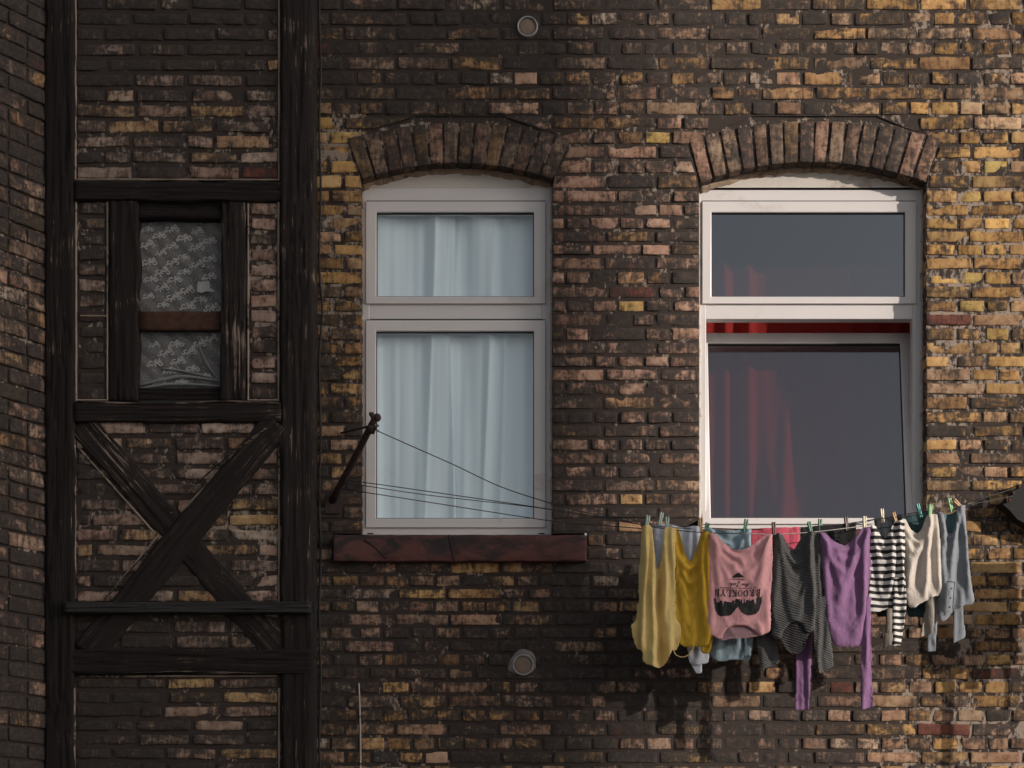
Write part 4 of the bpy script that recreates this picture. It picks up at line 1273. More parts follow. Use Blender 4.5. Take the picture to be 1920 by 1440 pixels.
g_('mustard_top', 'mustard yellow top between the straw top and the pink shirt', 'top', FL + .01, [(1264, 992), (1333, 1001), (1332, 1070), (1328, 1150), (1322, 1190), (1300, 1193), (1278, 1190), (1266, 1165), (1263, 1080)],
   [(1267, 993), (1272, 994), (1318, 999), (1325, 1000), (1331, 1001)], [FAB['mustard'], FAB['mustard']], [([(1316, 1150), (1332, 1150), (1338, 1195), (1330, 1226), (1314, 1225), (1314, 1190)], FL + .02, [FAB['mustard'], FAB['mustard']])], top=[(1272, 993), (1283, 1032), (1292, 1046), (1303, 1032), (1316, 999)], folds=[('U', 1264, 1320, 1002, 58, 6, 24, .02, 6), ('V', 1326, 1000, 1190, .0, .026, 5), ('V', 1312, 1060, 1200, .06, .018, 5)], fold=(.026, 22, .8), seed=4.4, flare=.1)
pink_root, pink = g_('pink_shirt', 'pink T-shirt hung upside down with a black BROOKLYN sunglasses print', 'T-shirt', FL - .01, [(1330, 1001), (1448, 1003), (1446, 1060), (1443, 1120), (1442, 1168), (1436, 1176), (1422, 1181), (1414, 1172), (1402, 1165), (1385, 1162), (1368, 1166), (1359, 1176), (1356, 1187), (1342, 1182), (1327, 1172), (1328, 1120), (1329, 1060)],
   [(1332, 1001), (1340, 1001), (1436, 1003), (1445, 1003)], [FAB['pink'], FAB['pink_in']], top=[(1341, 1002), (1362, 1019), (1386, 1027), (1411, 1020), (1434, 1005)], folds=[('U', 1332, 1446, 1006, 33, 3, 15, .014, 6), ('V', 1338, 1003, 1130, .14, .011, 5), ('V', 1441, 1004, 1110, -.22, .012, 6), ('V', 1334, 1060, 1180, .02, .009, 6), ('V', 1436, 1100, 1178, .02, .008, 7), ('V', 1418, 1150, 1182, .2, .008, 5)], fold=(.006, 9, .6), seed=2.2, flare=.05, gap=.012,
   back=[(1330, 1001), (1448, 1003), (1446, 1060), (1443, 1120), (1442, 1168), (1436, 1176), (1422, 1181), (1400, 1184), (1385, 1185), (1368, 1187), (1356, 1189), (1342, 1182), (1327, 1172), (1328, 1120), (1329, 1060)])
g_('grey_sweater', 'charcoal ribbed sweater hung upside down, between pink and purple shirts', 'sweater', FL + .005, [(1448, 1004), (1538, 999), (1542, 1060), (1546, 1110), (1549, 1140), (1536, 1165), (1514, 1176), (1502, 1160), (1484, 1158), (1471, 1172), (1465, 1186), (1449, 1178), (1446, 1120), (1447, 1060)],
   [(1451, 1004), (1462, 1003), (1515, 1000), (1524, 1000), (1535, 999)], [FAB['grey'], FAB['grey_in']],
   [([(1418, 1165), (1450, 1165), (1456, 1200), (1464, 1242), (1429, 1257), (1419, 1215)], FL + .05, [FAB['grey'], FAB['grey']]), ([(1520, 1118), (1550, 1118), (1557, 1160), (1568, 1247), (1540, 1264), (1526, 1205)], FL - .02, [FAB['grey'], FAB['grey']])],
   top=[(1465, 1003), (1477, 1020), (1484, 1031), (1494, 1018), (1512, 1000)], folds=[('U', 1460, 1520, 1004, 48, 5, 24, .018, 7), ('V', 1516, 1000, 1170, .04, .028, 6), ('V', 1456, 1004, 1150, -.02, .02, 6), ('V', 1534, 1002, 1130, .05, .014, 5)], fold=(.02, 14, .8), seed=6.1, flare=.06, gap=.016,
   back=[(1448, 1004), (1538, 999), (1542, 1060), (1546, 1110), (1549, 1140), (1536, 1165), (1514, 1180), (1508, 1200), (1496, 1211), (1480, 1209), (1472, 1196), (1465, 1186), (1449, 1178), (1446, 1120), (1447, 1060)])
g_('purple_shirt', 'purple long-sleeved shirt hanging under the window between grey and striped ones', 'shirt', FL, [(1536, 1000), (1635, 989), (1634, 1060), (1632, 1130), (1627, 1180), (1612, 1199), (1590, 1202), (1570, 1200), (1556, 1180), (1548, 1120), (1541, 1060)],
   [(1539, 1000), (1546, 999), (1616, 991), (1625, 990), (1633, 989)], [FAB['purple'], FAB['purple']],
   [([(1496, 1170), (1526, 1170), (1522, 1240), (1516, 1331), (1489, 1331), (1492, 1240)], FL + .09, [FAB['purple'], FAB['purple']]), ([(1611, 1120), (1634, 1120), (1633, 1200), (1637, 1326), (1612, 1331), (1613, 1240)], FL - .015, [FAB['purple'], FAB['purple']])],
   top=[(1545, 1000), (1562, 1014), (1585, 1017), (1605, 1006), (1617, 991)], folds=[('U', 1538, 1626, 1003, 26, 3, 17, .017, 7), ('V', 1622, 992, 1190, -.06, .018, 5), ('V', 1612, 994, 1120, -.28, .014, 6), ('V', 1546, 1002, 1180, .05, .014, 6), ('V', 1600, 1080, 1202, .0, .012, 6), ('V', 1575, 1060, 1200, -.03, .009, 8)], fold=(.011, 11, .6), seed=3.7, flare=.05, gap=.01)
g_('striped_shirt', 'black and white striped shirt between purple and beige garments', 'shirt', FL - .005, [(1632, 987), (1697, 976), (1698, 1040), (1694, 1090), (1682, 1120), (1660, 1130), (1634, 1132), (1633, 1060)],
   [(1635, 986), (1640, 985), (1676, 979), (1685, 978), (1694, 977)], [FAB['stripe'], FAB['stripe']], [([(1674, 1085), (1698, 1080), (1702, 1130), (1695, 1180), (1688, 1210), (1670, 1212), (1675, 1150)], FL - .025, [FAB['stripe'], FAB['stripe']])], top=[(1640, 986), (1650, 1002), (1658, 1010), (1668, 996), (1677, 979)], folds=[('U', 1636, 1684, 990, 34, 5, 20, .016, 5), ('V', 1688, 978, 1115, .0, .022, 4), ('V', 1675, 985, 1100, -.06, .012, 4)], fold=(.014, 18, .8), seed=8.2, flare=.1)
g_('beige_shirt', 'beige linen shirt hanging between the striped and grey blue shirts', 'shirt', FL + .01, [(1689, 975), (1758, 964), (1764, 1030), (1765, 1092), (1748, 1104), (1728, 1112), (1713, 1121), (1702, 1110), (1696, 1050)],
   [(1692, 974), (1698, 973), (1738, 967), (1746, 966), (1755, 965)], [FAB['beige'], FAB['taupe']],
   [([(1736, 1085), (1758, 1085), (1754, 1130), (1748, 1188), (1723, 1194), (1734, 1140)], FL + .03, [FAB['taupe'], FAB['taupe']]), ([(1662, 1110), (1684, 1110), (1682, 1160), (1675, 1210), (1654, 1214), (1660, 1170)], FL + .06, [FAB['taupe'], FAB['taupe']])], top=[(1698, 974), (1711, 990), (1723, 995), (1732, 985), (1738, 967)], folds=[('U', 1692, 1742, 984, 24, 2, 17, .014, 5), ('V', 1742, 968, 1105, -.08, .026, 5), ('V', 1754, 966, 1100, .04, .016, 4), ('V', 1728, 1000, 1110, -.28, .016, 6), ('V', 1702, 985, 1100, .06, .014, 5)], fold=(.02, 15, .7), seed=5.5, flare=.12)
gb_root, gb = g_('grey_blue_shirt', 'grey blue chambray shirt at the right end of the line', 'shirt', FL + .02, [(1757, 963), (1810, 948), (1813, 1010), (1819, 1070), (1828, 1116), (1806, 1126), (1788, 1136), (1775, 1150), (1764, 1144), (1762, 1060)],
   [(1760, 962), (1766, 960), (1794, 953), (1800, 951), (1807, 949)], [FAB['denim'], FAB['teal']],
   [([(1742, 1100), (1762, 1100), (1758, 1160), (1751, 1222), (1734, 1222), (1738, 1160)], FL + .06, [FAB['denim'], FAB['denim']]), ([(1786, 1120), (1805, 1116), (1808, 1160), (1812, 1195), (1787, 1207), (1786, 1160)], FL + .05, [FAB['denim'], FAB['denim']])], top=[(1766, 961), (1775, 988), (1783, 998), (1790, 984), (1795, 952)], btop=[(1783, 962)], folds=[('U', 1762, 1798, 962, 42, 3, 16, .014, 5), ('V', 1803, 950, 1110, .1, .022, 5), ('V', 1792, 965, 1130, -.07, .02, 5), ('V', 1768, 965, 1140, .02, .016, 5)], fold=(.018, 17, .7), seed=7.7, flare=.06, gap=.016)
# back line
g_('white_shirt', 'lavender white shirt pegged behind the two yellow tops', 'shirt', BL, [(1224, 982), (1313, 988), (1318, 1060), (1322, 1140), (1334, 1225), (1316, 1240), (1296, 1236), (1282, 1190), (1236, 1150), (1228, 1060)],
   [(1227, 983), (1236, 983), (1256, 985), (1302, 987), (1311, 988)], [FAB['white'], FAB['white']], [([(1292, 1190), (1316, 1190), (1318, 1230), (1317, 1262), (1306, 1264), (1292, 1240)], BL - .01, [FAB['white'], FAB['white']])], folds=[('V', 1262, 985, 1180, .06, .02, 6), ('V', 1290, 988, 1230, .02, .024, 6), ('V', 1306, 988, 1235, .03, .02, 5)], fold=(.016, 14, .8), seed=9.1, flare=.02)
g_('blue_shirt', 'pale blue denim shirt pegged behind the pink T-shirt', 'shirt', BL + .01, [(1324, 991), (1410, 993), (1414, 1060), (1412, 1160), (1404, 1222), (1380, 1224), (1336, 1222), (1328, 1160), (1325, 1060)],
   [(1328, 991), (1336, 991), (1398, 993), (1408, 993)], [FAB['blue'], FAB['blue']], [([(1394, 1180), (1410, 1180), (1410, 1205), (1408, 1230), (1395, 1232), (1395, 1205)], BL - .02, [FAB['blue'], FAB['blue']])], folds=[('U', 1334, 1402, 996, 26, 3, 18, .02, 6), ('V', 1402, 994, 1220, .0, .018, 5), ('V', 1380, 1100, 1222, .0, .014, 6), ('V', 1345, 1100, 1220, .0, .014, 6)], fold=(.02, 16, .8), seed=2.9, flare=.05)
g_('pink_towel', 'hot pink towel pegged behind the pink shirt and charcoal sweater', 'towel', BL, [(1406, 991), (1501, 988), (1502, 1080), (1496, 1180), (1450, 1190), (1410, 1160), (1407, 1080)],
   [(1408, 991), (1430, 990), (1455, 990), (1478, 989), (1499, 988)], [FAB['hot'], FAB['hot']], fold=(.01, 12, .8), seed=4.9, flare=.0)
g_('black_shirt', 'black garment pegged behind the purple shirt', 'shirt', BL, [(1500, 989), (1606, 980), (1606, 1050), (1604, 1140), (1550, 1150), (1504, 1140), (1501, 1060)],
   [(1503, 989), (1530, 987), (1550, 985), (1586, 982), (1603, 980)], [FAB['black'], FAB['black']], fold=(.012, 12, .8), seed=6.9, flare=.0)
g_('navy_shirt', 'dark navy garment pegged behind the striped shirt', 'shirt', BL, [(1638, 972), (1692, 965), (1692, 1040), (1690, 1140), (1660, 1150), (1642, 1140), (1640, 1050)],
   [(1641, 972), (1650, 971), (1680, 967), (1689, 966)], [FAB['navy'], FAB['navy']], fold=(.012, 14, .8), seed=1.9, flare=.03)
g_('teal_shirt', 'dark teal garment pegged behind the beige shirt', 'shirt', BL, [(1696, 966), (1742, 958), (1745, 1040), (1746, 1140), (1720, 1150), (1702, 1140), (1700, 1050)],
   [(1699, 965), (1708, 964), (1730, 960), (1739, 959)], [FAB['dteal'], FAB['dteal']], fold=(.014, 16, .8), seed=3.1, flare=.03)
# more washing further along the same yard, out of the photo to the right; only its shadows reach the picture
def off_(name, x, label, mat, y0=950, w=95, h=200, seed=0, sl=()):
    sleeves = [([(x + a, y0 + h - 40), (x + a + 24, y0 + h - 40), (x + a + 26, y0 + h + 20), (x + a + 22, y0 + h + L), (x + a + 2, y0 + h + L), (x + a, y0 + h + 20)], -.40, [mat, mat]) for a, L in sl]
    g_(name, label, 'shirt', -.42, [(x, y0), (x + w, y0), (x + w, y0 + h * .5), (x + w - 6, y0 + h), (x + w / 2, y0 + h + 8), (x + 6, y0 + h), (x, y0 + h * .5)], [(x + 3, y0), (x + 12, y0), (x + w - 12, y0), (x + w - 3, y0)], [mat, mat], sleeves, fold=(.015, 14, .8), seed=seed, flare=.06)
SPEC_OFF = [('white_shirt', 2014, 'white shirt on the neighbouring line beyond the right edge', FAB['white'], 958, 90, 190, 11, ((18, 240), (62, 60))),
            ('grey_shirt', 2102, 'grey shirt on the neighbouring line beyond the right edge', FAB['denim'], 956, 88, 180, 12, ((0, 60), (48, 110))),
            ('black_shirt', 2214, 'black shirt on the neighbouring line beyond the right edge', FAB['black'], 962, 84, 190, 13, ((6, 50), (54, 60))),
            ('beige_shirt', 2304, 'beige shirt on the neighbouring line beyond the right edge', FAB['beige'], 955, 84, 180, 14, ((6, 90), (50, 80)))]
for s_ in SPEC_OFF: off_(*s_[:8], sl=s_[8])
line('clothes_line', [(2004, 960, -.42), (2100, 956, -.42), (2250, 960, -.42), (2410, 950, -.42)], .0026, M['wire'], 'line carrying the washing beyond the right edge')

# let the cloth settle
scene.frame_start, scene.frame_end = 1, 60
for f in range(1, 11):
    scene.frame_set(f)
dg = bpy.context.evaluated_depsgraph_get()
new = [bpy.data.meshes.new_from_object(ob.evaluated_get(dg), preserve_all_data_layers=True, depsgraph=dg) for ob in CLOTHS]
for ob, me in zip(CLOTHS, new):
    ob.modifiers.clear()
    ob.data = me
    me.polygons.foreach_set('use_smooth', [True] * len(me.polygons))
    sb = ob.modifiers.new('Subsurf', 'SUBSURF'); sb.levels = 1; sb.render_levels = 1
    so = ob.modifiers.new('Solidify', 'SOLIDIFY'); so.thickness = .0014; so.offset = 0
scene.frame_set(1)

# ------------------------------------------------------------------ print on the pink T-shirt, laid on its settled surface
def surface_map(ob):
    me = ob.data
    uv = me.uv_layers[0].data
    T, V3 = [], []
    me.calc_loop_triangles()
    for tri in me.loop_triangles:
        if me.polygons[tri.polygon_index].material_index != 0: continue
        T.append([tuple(uv[l].uv) for l in tri.loops]); V3.append([tuple(me.vertices[v].co) for v in tri.vertices])
    T, V3 = np.array(T), np.array(V3)
    def f(x, z):
        a, b, c = T[:, 0], T[:, 1], T[:, 2]
        d = (b[:, 1] - c[:, 1]) * (a[:, 0] - c[:, 0]) + (c[:, 0] - b[:, 0]) * (a[:, 1] - c[:, 1])
        d = np.where(abs(d) < 1e-12, 1e-12, d)
        l1 = ((b[:, 1] - c[:, 1]) * (x - c[:, 0]) + (c[:, 0] - b[:, 0]) * (z - c[:, 1])) / d
        l2 = ((c[:, 1] - a[:, 1]) * (x - c[:, 0]) + (a[:, 0] - c[:, 0]) * (z - c[:, 1])) / d
        l3 = 1 - l1 - l2
        k = int(np.argmax(np.minimum(np.minimum(l1, l2), l3)))
        p = V3[k].T @ np.array([l1[k], l2[k], l3[k]])
        n = np.cross(V3[k][1] - V3[k][0], V3[k][2] - V3[k][0]); n /= np.linalg.norm(n) + 1e-12
        if n[1] > 0: n = -n
        return Vector(p + n * .0035)
    return f
smap = surface_map(pink)
FONT = {   # letters as polygons/strokes on a 0..1 box: (x0,y0,x1,y1,width)
    'B': [('r', 0, 0, .4, .1), ('r', .08, 0, .3, 1), ('r', 0, .9, .4, 1), ('a', .38, .27, .3, .27, -90, 90, .2), ('a', .38, .75, .26, .25, -90, 90, .2), ('r', .2, .48, .42, .58)],
    'R': [('r', 0, 0, .42, .09), ('r', .08, 0, .3, 1), ('r', 0, .9, .4, 1), ('a', .38, .73, .28, .27, -90, 90, .2), ('r', .2, .42, .45, .52), ('s', .45, .45, .78, .04, .2), ('r', .66, 0, .92, .09)],
    'O': [('a', .45, .5, .45, .5, 0, 360, .22)],
    'K': [('r', 0, 0, .42, .09), ('r', .08, 0, .3, 1), ('r', 0, .91, .42, 1), ('s', .25, .42, .72, .95, .11), ('s', .4, .55, .78, .04, .22), ('r', .56, .91, .9, 1), ('r', .58, 0, .96, .09)],
    'L': [('r', 0, 0, .8, .09), ('r', .1, 0, .32, 1), ('r', 0, .91, .44, 1), ('r', .7, 0, .8, .32)],
    'Y': [('s', .14, .95, .44, .45, .2), ('s', .8, .95, .46, .45, .12), ('r', .34, 0, .56, .5), ('r', 0, .91, .36, 1), ('r', .62, .91, .94, 1), ('r', .22, 0, .68, .09)],
    'N': [('r', .1, 0, .22, 1), ('r', .72, 0, .84, 1), ('s', .16, .95, .76, .06, .2), ('r', 0, .91, .26, 1), ('r', 0, 0, .34, .09), ('r', .6, .91, .96, 1)]}
polys = []
def to_flat(px, py): p = P(px, py, FL - .01); return (p.x, p.z)
def add_poly(pts): polys.append([to_flat(*p) for p in pts])
def glyph(ch, ox, oy, w, h):       # upside down: text runs right to left, heads point down
    def q(x, y): return (ox - x * w, oy - (1 - y) * h + h)
    def q(x, y): return (ox - x * w, oy + y * h)
    for e in FONT[ch]:
        if e[0] == 'r':
            _, x0, y0, x1, y1 = e; add_poly([q(x0, y0), q(x1, y0), q(x1, y1), q(x0, y1)])
        elif e[0] == 's':
            _, x0, y0, x1, y1, t_ = e
            add_poly([q(x0 - t_ / 2, y0), q(x0 + t_ / 2, y0), q(x1 + t_ / 2, y1), q(x1 - t_ / 2, y1)])
        else:
            _, cx, cy, rx, ry, a0, a1, t_ = e
            n = 14 if a1 - a0 > 200 else 8
            for k in range(n):
                a, b = R(a0 + (a1 - a0) * k / n), R(a0 + (a1 - a0) * (k + 1) / n)
                add_poly([q(cx + rx * math.cos(a), cy + ry * math.sin(a)), q(cx + rx * math.cos(b), cy + ry * math.sin(b)), q(cx + (rx - t_) * math.cos(b), cy + (ry - .1) * math.sin(b)), q(cx + (rx - t_) * math.cos(a), cy + (ry - .1) * math.sin(a))])
xx = 1423.0
for ch in 'BROOKLYN':
    glyph(ch, xx, 1099, 9.6, 12.5); xx -= 10.25
def stroke(pts, w):
    for (x0, y0), (x1, y1) in zip(pts, pts[1:]):
        L = math.hypot(x1 - x0, y1 - y0) or 1; nx_, ny_ = -(y1 - y0) / L * w / 2, (x1 - x0) / L * w / 2
        add_poly([(x0 + nx_, y0 + ny_), (x1 + nx_, y1 + ny_), (x1 - nx_, y1 - ny_), (x0 - nx_, y0 - ny_)])
# New York in a script hand, upside down
def script(pts, ox, oy, s=1.0, w=1.0): stroke([(ox - x * s - y * .25 * s, oy + y * s) for x, y in pts], w)
script([(0, 0), (1, 6), (1.6, 7), (2, 4), (3, .5), (4, 7), (5, 8)], 1403, 1087, .95, 1.2)
script([(0, 2), (1.4, 3), (1.2, 4), (.2, 3.6), (0, 1), (1, 0), (2, 1)], 1397.5, 1087)
script([(0, 4), (.4, .4), (1.6, 3), (2.2, .4), (3.4, 4)], 1394.5, 1087)
script([(0, 8), (1, 4.5), (2, 4.5), (3.4, 8), (2.2, 1), (.6, -3), (-.8, -2), (1, 0)], 1385.5, 1087, .95, 1.2)
script([(1, 4), (0, 3), (0, 1), (1, 0), (2, 1), (2, 3), (1, 4)], 1379.5, 1087)
script([(0, 0), (.4, 4), (.6, 3), (1.8, 4)], 1376, 1087)
script([(0, 0), (.6, 8), (.4, 2), (1.6, 4), (.6, 2), (2.2, 0), (4, 2)], 1373, 1087)
# small lines of lettering, too small to read
for y0, xa_, xb_, dx in ((1096.4, 1352, 1415, 2.3), (1080.5, 1368, 1398, 2.0)):
    x = xa_
    while x < xb_:
        if random.random() > .14: add_poly([(x, y0 - .9), (x + dx * .62, y0 - .9 + random.uniform(-.2, .2)), (x + dx * .62, y0 + .8), (x, y0 + .8)])
        x += dx
add_poly([(1371.5, 1077), (1396.5, 1077), (1384, 1068.5)])
# sunglasses whose lenses carry a skyline
def lens(bottom, skyline):
    pts = skyline + bottom
    for i in range(len(skyline) - 1):        # columns down to the lens rim
        x0, x1 = skyline[i][0], skyline[i + 1][0]
        if x1 - x0 < .05: continue
        def yb_(x):
            for (a, b), (c_, d_) in zip(bottom, bottom[1:]):
                if min(a, c_) - 1e-6 <= x <= max(a, c_) + 1e-6: return b + (d_ - b) * ((x - a) / (c_ - a) if c_ != a else 0)
            return bottom[-1][1]
        add_poly([(x0, yb_(x0)), (x1, yb_(x1)), (x1, skyline[i + 1][1]), (x0, skyline[i][1])])
skyL = [(1340, 1114), (1342, 1116), (1344.5, 1115), (1345, 1122), (1352, 1122), (1352.2, 1119), (1355, 1119), (1356, 1121), (1357.5, 1131), (1359, 1121), (1361, 1119.5), (1364, 1121), (1368, 1121), (1373, 1122), (1373.5, 1118), (1377, 1118), (1377.5, 1124), (1379, 1124), (1379.5, 1115), (1383, 1116), (1384, 1117)]
botL = [(1340, 1116), (1341, 1128), (1343, 1136), (1346, 1142), (1351, 1146), (1360, 1146.5), (1369, 1145), (1374, 1142), (1378, 1137), (1381, 1132), (1384, 1129)]
skyR = [(1384, 1117), (1387, 1115), (1387.5, 1120), (1389, 1120), (1389.5, 1116), (1391, 1116), (1391.3, 1123), (1394, 1123), (1394.4, 1115), (1395.6, 1115), (1396, 1122), (1398.5, 1122), (1399, 1117), (1402, 1118), (1404, 1119), (1404.5, 1114), (1405.5, 1120), (1408, 1118), (1412, 1116), (1413, 1122), (1415, 1126), (1416, 1126), (1416.4, 1114), (1419, 1113), (1421, 1111), (1423, 1113), (1427, 1111)]
botR = [(1384, 1129), (1387, 1133), (1391, 1139), (1396, 1143), (1402, 1144.5), (1410, 1144), (1416, 1142), (1421, 1137), (1425, 1129), (1427, 1120), (1427, 1112)]
lens(botL, skyL); lens(botR, skyR)
bm = bmesh.new()
for pl_ in polys:
    try: bm.faces.new([bm.verts.new((x, 0, z)) for x, z in pl_])
    except ValueError: pass
for ax, lo, hi in ((0, to_flat(1335, 0)[0], to_flat(1430, 0)[0]), (2, to_flat(0, 1150)[1], to_flat(0, 1064)[1])):
    g0 = lo
    while g0 < hi:
        co = [0, 0, 0]; co[ax] = g0; no = [0, 0, 0]; no[ax] = 1
        bmesh.ops.bisect_plane(bm, geom=bm.verts[:] + bm.edges[:] + bm.faces[:], plane_co=co, plane_no=no); g0 += .012
for v in bm.verts: v.co = smap(v.co.x, v.co.z)
obj_bm('shirt_print', bm, mat_plain('black_print_ink', (.018, .018, .019), .75, .2, 80), pink_root, False)
gmap = surface_map(gb)
def gb_flat(px, py): p = P(px, py, FL + .02); return (p.x, p.z)
for px, py in ((1784, 1096), (1783, 1112), (1782, 1127)):
    bm = bmesh.new(); c = gmap(*gb_flat(px, py)); add_lathe(bm, (c.x, c.y, c.z), [(.0001, -.0022), (.0035, -.0022), (.0046, -.001), (.0046, .002)], 12)
    obj_bm('button', bm, mat_plain('grey_button', (.16, .16, .17), .4, .1), gb_root)
for x0, y0, x1, y1 in ((1776, 1084, 1774, 1142), (1790, 1084, 1789, 1136), (1776, 1084, 1790, 1084)):
    bm = bmesh.new(); add_tube(bm, [gmap(*gb_flat(x0 + (x1 - x0) * k / 12, y0 + (y1 - y0) * k / 12)) for k in range(13)], .0013, 5)
    obj_bm('placket_seam', bm, M['navy'] if 'navy' in M else FAB['navy'], gb_root)
# neck tag of the pink shirt
bm = bmesh.new()
q = [P(x, y, FL + .003) for x, y in ((1378, 1178), (1398, 1176.5), (1399, 1172.5), (1378, 1174))]
vs = [bm.verts.new(p) for p in q] + [bm.verts.new(p + Vector((0, .0015, 0))) for p in q]
for ix in ((0, 1, 2, 3), (7, 6, 5, 4), (0, 4, 5, 1), (1, 5, 6, 2), (2, 6, 7, 3), (3, 7, 4, 0)): bm.faces.new([vs[k] for k in ix])
obj_bm('neck_tag', bm, mat_plain('pale_tag', (.45, .45, .5), .8), pink_root, False)

# drawstring of the straw top
bm = bmesh.new()
add_tube(bm, smooth_path([P(1262, 1218, FL), P(1268, 1228, FL), P(1282, 1232, FL - .01), P(1296, 1222, FL - .01), P(1305, 1200, FL), P(1307, 1186, FL + .01)], 7), .0026, 6)
yt_ = [o for o in bpy.data.objects if o.name == 'yellow_top'][0]
obj_bm('drawstring', bm, FAB['straw'], yt_)

# ------------------------------------------------------------------ clothes pegs
PEG = {}
def peg_mesh(col):
    if col in PEG: return PEG[col]
    m = mat_plain('peg_' + {0: 'mint', 1: 'green', 2: 'brown', 3: 'cream', 4: 'tan', 5: 'teal', 6: 'lime', 7: 'pale'}[col[0]], col[1], .5, .15, 60, .1)
    L = .072
    bm = bmesh.new()
    pr = [(-.0085, -.55 * L), (-.0035, -.55 * L), (-.001, -.1 * L), (-.0035, .45 * L), (-.0095, .45 * L), (-.0105, .2 * L), (-.0085, -.1 * L)]
    add_prism(bm, pr, -.0055, .0055)
    me = bpy.data.meshes.new('jaw'); bmesh.ops.bevel(bm, geom=bm.edges[:], offset=.0008, segments=1, affect='EDGES'); bm.to_mesh(me); bm.free(); me.materials.append(m)
    bm = bmesh.new()
    pr2 = [(-x, z) for x, z in pr][::-1]
    add_prism(bm, pr2, -.0055, .0055)
    me2 = bpy.data.meshes.new('jaw'); bmesh.ops.bevel(bm, geom=bm.edges[:], offset=.0008, segments=1, affect='EDGES'); bm.to_mesh(me2); bm.free(); me2.materials.append(m)
    bm = bmesh.new()
    pts = [Vector((.0048 * math.cos(2 * PI * k / 12), .0075 * (k / 36 * 2 - 1), -.002 + .0048 * math.sin(2 * PI * k / 12))) for k in range(37)]
    add_tube(bm, pts, .0009, 5)
    me3 = bpy.data.meshes.new('spring'); bm.to_mesh(me3); bm.free(); me3.materials.append(M['steel'])
    PEG[col] = (me, me2, me3)
    return PEG[col]
MINT, GREEN, BROWN, CREAM, TAN, TEAL, LIME, PALE = (0, (.42, .56, .50)), (1, (.07, .22, .13)), (2, (.12, .06, .045)), (3, (.66, .58, .44)), (4, (.46, .28, .14)), (5, (.12, .38, .36)), (6, (.30, .55, .27)), (7, (.52, .58, .52))
for px, py, y, rot, tw, col, label in [
    (1214, 978, FL, 10, .5, MINT, 'mint green peg on the left corner of the straw yellow top'),
    (1239, 972, BL, 14, .6, PALE, 'pale peg on the left corner of the lavender white shirt'),
    (1251, 981, FL, -2, .4, MINT, 'mint green peg on the right corner of the straw yellow top'),
    (1314, 983, BL, 2, .3, TAN, 'tan peg on the right corner of the lavender white shirt'),
    (1325, 992, FL, 10, .4, GREEN, 'green peg between the mustard top and the pink T-shirt'),
    (1398, 985, BL, 8, .3, GREEN, 'green peg on the pale blue denim shirt'),
    (1451, 991, FL, -4, .5, BROWN, 'brown peg between the pink T-shirt and the charcoal sweater'),
    (1519, 990, FL, -14, .5, GREEN, 'green peg on the charcoal sweater'),
    (1538, 985, BL, -2, .4, GREEN, 'dark green peg on the black garment'),
    (1587, 981, BL, -6, .5, BROWN, 'brown peg on the right end of the black garment'),
    (1621, 980, FL, 0, .5, CREAM, 'cream peg on the right corner of the purple shirt'),
    (1654, 966, BL - .06, -6, .5, CREAM, 'cream peg above the collar of the striped shirt'),
    (1678, 972, FL, -22, .6, TAN, 'orange tan peg on the striped shirt'),
    (1723, 956, BL - .06, -22, .6, TEAL, 'teal peg on the dark teal garment'),
    (1744, 958, FL, 4, .6, LIME, 'lime green peg on the beige shirt'),
    (1782, 946, FL + .02, -14, .5, LIME, 'lime green peg on the collar of the grey blue shirt'),
    (1796, 945, FL + .02, -58, .6, TAN, 'tan peg lying over the right corner of the grey blue shirt')]:
    e = thing('clothes_peg', P(px, py, y), label, 'clothes peg', 'clothes pegs on the lines')
    e.rotation_euler = (0, R(-rot) * -1, tw)
    for k, me in enumerate(peg_mesh(col)):
        c = bpy.data.objects.new('jaw' if k < 2 else 'spring', me); COL.objects.link(c); c.parent = e

# ------------------------------------------------------------------ surroundings
bm = bmesh.new()
bmesh.ops.create_grid(bm, x_segments=2, y_segments=2, size=150)
gr = obj_bm('ground', bm, M['ground'], None, False); tag(gr, kind='structure', label='paved courtyard ground')
# unseen tall house added across the yard to shade the left part of the facade
opp = thing('shading_house', (24, -24, 0), 'unseen house added behind the viewer to shade the left facade', 'house')
SUN = Vector((1.6, -1.0, .47)).normalized()
YB = 24.0
bx1 = (598 - 960) / S + 1.6 * YB
bx0 = bx1 - 11.0
bm = bmesh.new(); add_box(bm, bx0, bx1, -YB - 9, -YB, 0, 17.6); obj_bm('wall', bm, M['plaster'], opp, False)
bm = bmesh.new()
rv = [(bx0 - .15, 17.65), (bx1 + .0, 17.65), ((bx0 + bx1) / 2, 20.5)]
f = [bm.verts.new((x, -YB - 9.3, z)) for x, z in rv]; b = [bm.verts.new((x, -YB + .3, z)) for x, z in rv]
bm.faces.new(f); bm.faces.new(b[::-1])
for k in range(3): bm.faces.new((f[k], b[k], b[(k + 1) % 3], f[(k + 1) % 3]))
bmesh.ops.recalc_face_normals(bm, faces=bm.faces[:])
obj_bm('roof', bm, M['roof'], opp, False)
ch = thing('sun_blocker', (30, -YB - .5, 0), 'slender unseen shaft added behind the viewer to block sun', 'sun blocker')  # unseen blocker added to keep sun off most of the closed window
cx0, cx1 = (745 - 960) / S + 1.6 * YB, (1003 - 960) / S + 1.6 * YB
bm = bmesh.new(); add_box(bm, cx0, cx1, -YB - .3, -YB + .3, 0, 21.0); obj_bm('shaft', bm, M['plaster'], ch, False)
bm = bmesh.new(); add_box(bm, cx0 - .04, cx1 + .04, -YB - .36, -YB + .36, 21.003, 21.3); obj_bm('cap', bm, M['roof'], ch, False)
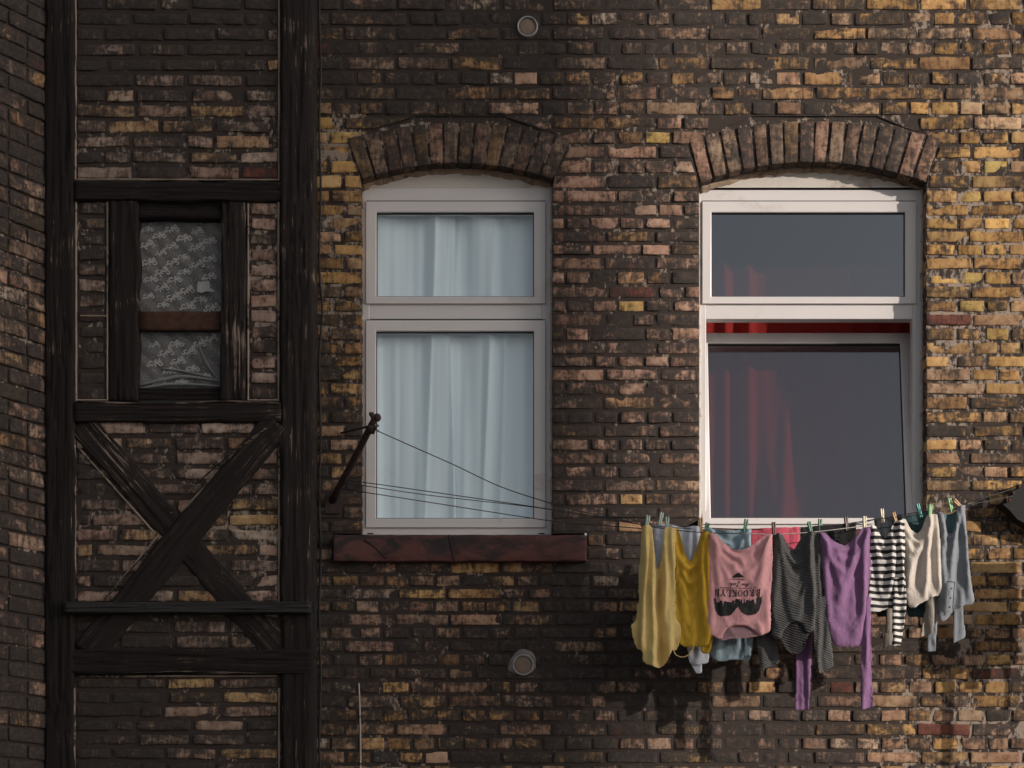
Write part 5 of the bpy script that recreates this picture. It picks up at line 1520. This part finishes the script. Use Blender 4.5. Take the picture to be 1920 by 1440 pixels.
for i in range(4):
    for j in range(5):
        bm = bmesh.new(); x = bx0 + 1.2 + i * 2.5; z = 1.2 + j * 3.2
        frame_ring(bm, x, x + 1.1, z, z + 1.6, (.08,) * 4, -YB + .0, -YB + .06, .01)
        wf = obj_bm('window', bm, M['upvc'], opp, False)
        bm = bmesh.new(); add_box(bm, x + .07, x + 1.03, -YB + .004, -YB + .02, z + .07, z + 1.53); obj_bm('pane', bm, M['glass_b'], wf, False)

# ------------------------------------------------------------------ light
w = bpy.data.worlds.new('World'); scene.world = w; w.use_nodes = True
nt = w.node_tree; nt.nodes.clear()
sky = nt.nodes.new('ShaderNodeTexSky'); sky.sky_type = 'NISHITA'; sky.sun_disc = False
sky.sun_elevation = math.asin(SUN.z); sky.sun_rotation = math.atan2(SUN.x, SUN.y)
sky.air_density = 1.0; sky.dust_density = 3.0; sky.ozone_density = 1.0
hs = nt.nodes.new('ShaderNodeHueSaturation'); hs.inputs['Saturation'].default_value = .36
bg = nt.nodes.new('ShaderNodeBackground'); bg.inputs[1].default_value = .113
wo_ = nt.nodes.new('ShaderNodeOutputWorld')
nt.links.new(sky.outputs[0], hs.inputs['Color']); nt.links.new(hs.outputs[0], bg.inputs[0]); nt.links.new(bg.outputs[0], wo_.inputs[0])
sl = bpy.data.lights.new('sun', 'SUN'); sl.energy = 3.8; sl.angle = R(.55); sl.color = (1.0, .915, .80)
so_ = bpy.data.objects.new('sun', sl); COL.objects.link(so_)
so_.rotation_euler = SUN.to_track_quat('Z', 'Y').to_euler()
so_.location = SUN * 40

cam = bpy.data.cameras.new('camera'); co_ = bpy.data.objects.new('camera', cam); COL.objects.link(co_)
co_.location = (0, -D, ZC); co_.rotation_euler = (R(90), 0, 0)
cam.sensor_width = 36; cam.lens = 36 * F / 1920; cam.shift_y = (HY - 720) / 1920
cam.clip_end = 500
scene.camera = co_

vs_ = scene.view_settings
vs_.view_transform = 'Standard'; vs_.look = 'None'; vs_.exposure = 0.05; vs_.gamma = 1.0
scene.cycles.max_bounces = 8; scene.cycles.transparent_max_bounces = 12
scene.cycles.use_denoising = True
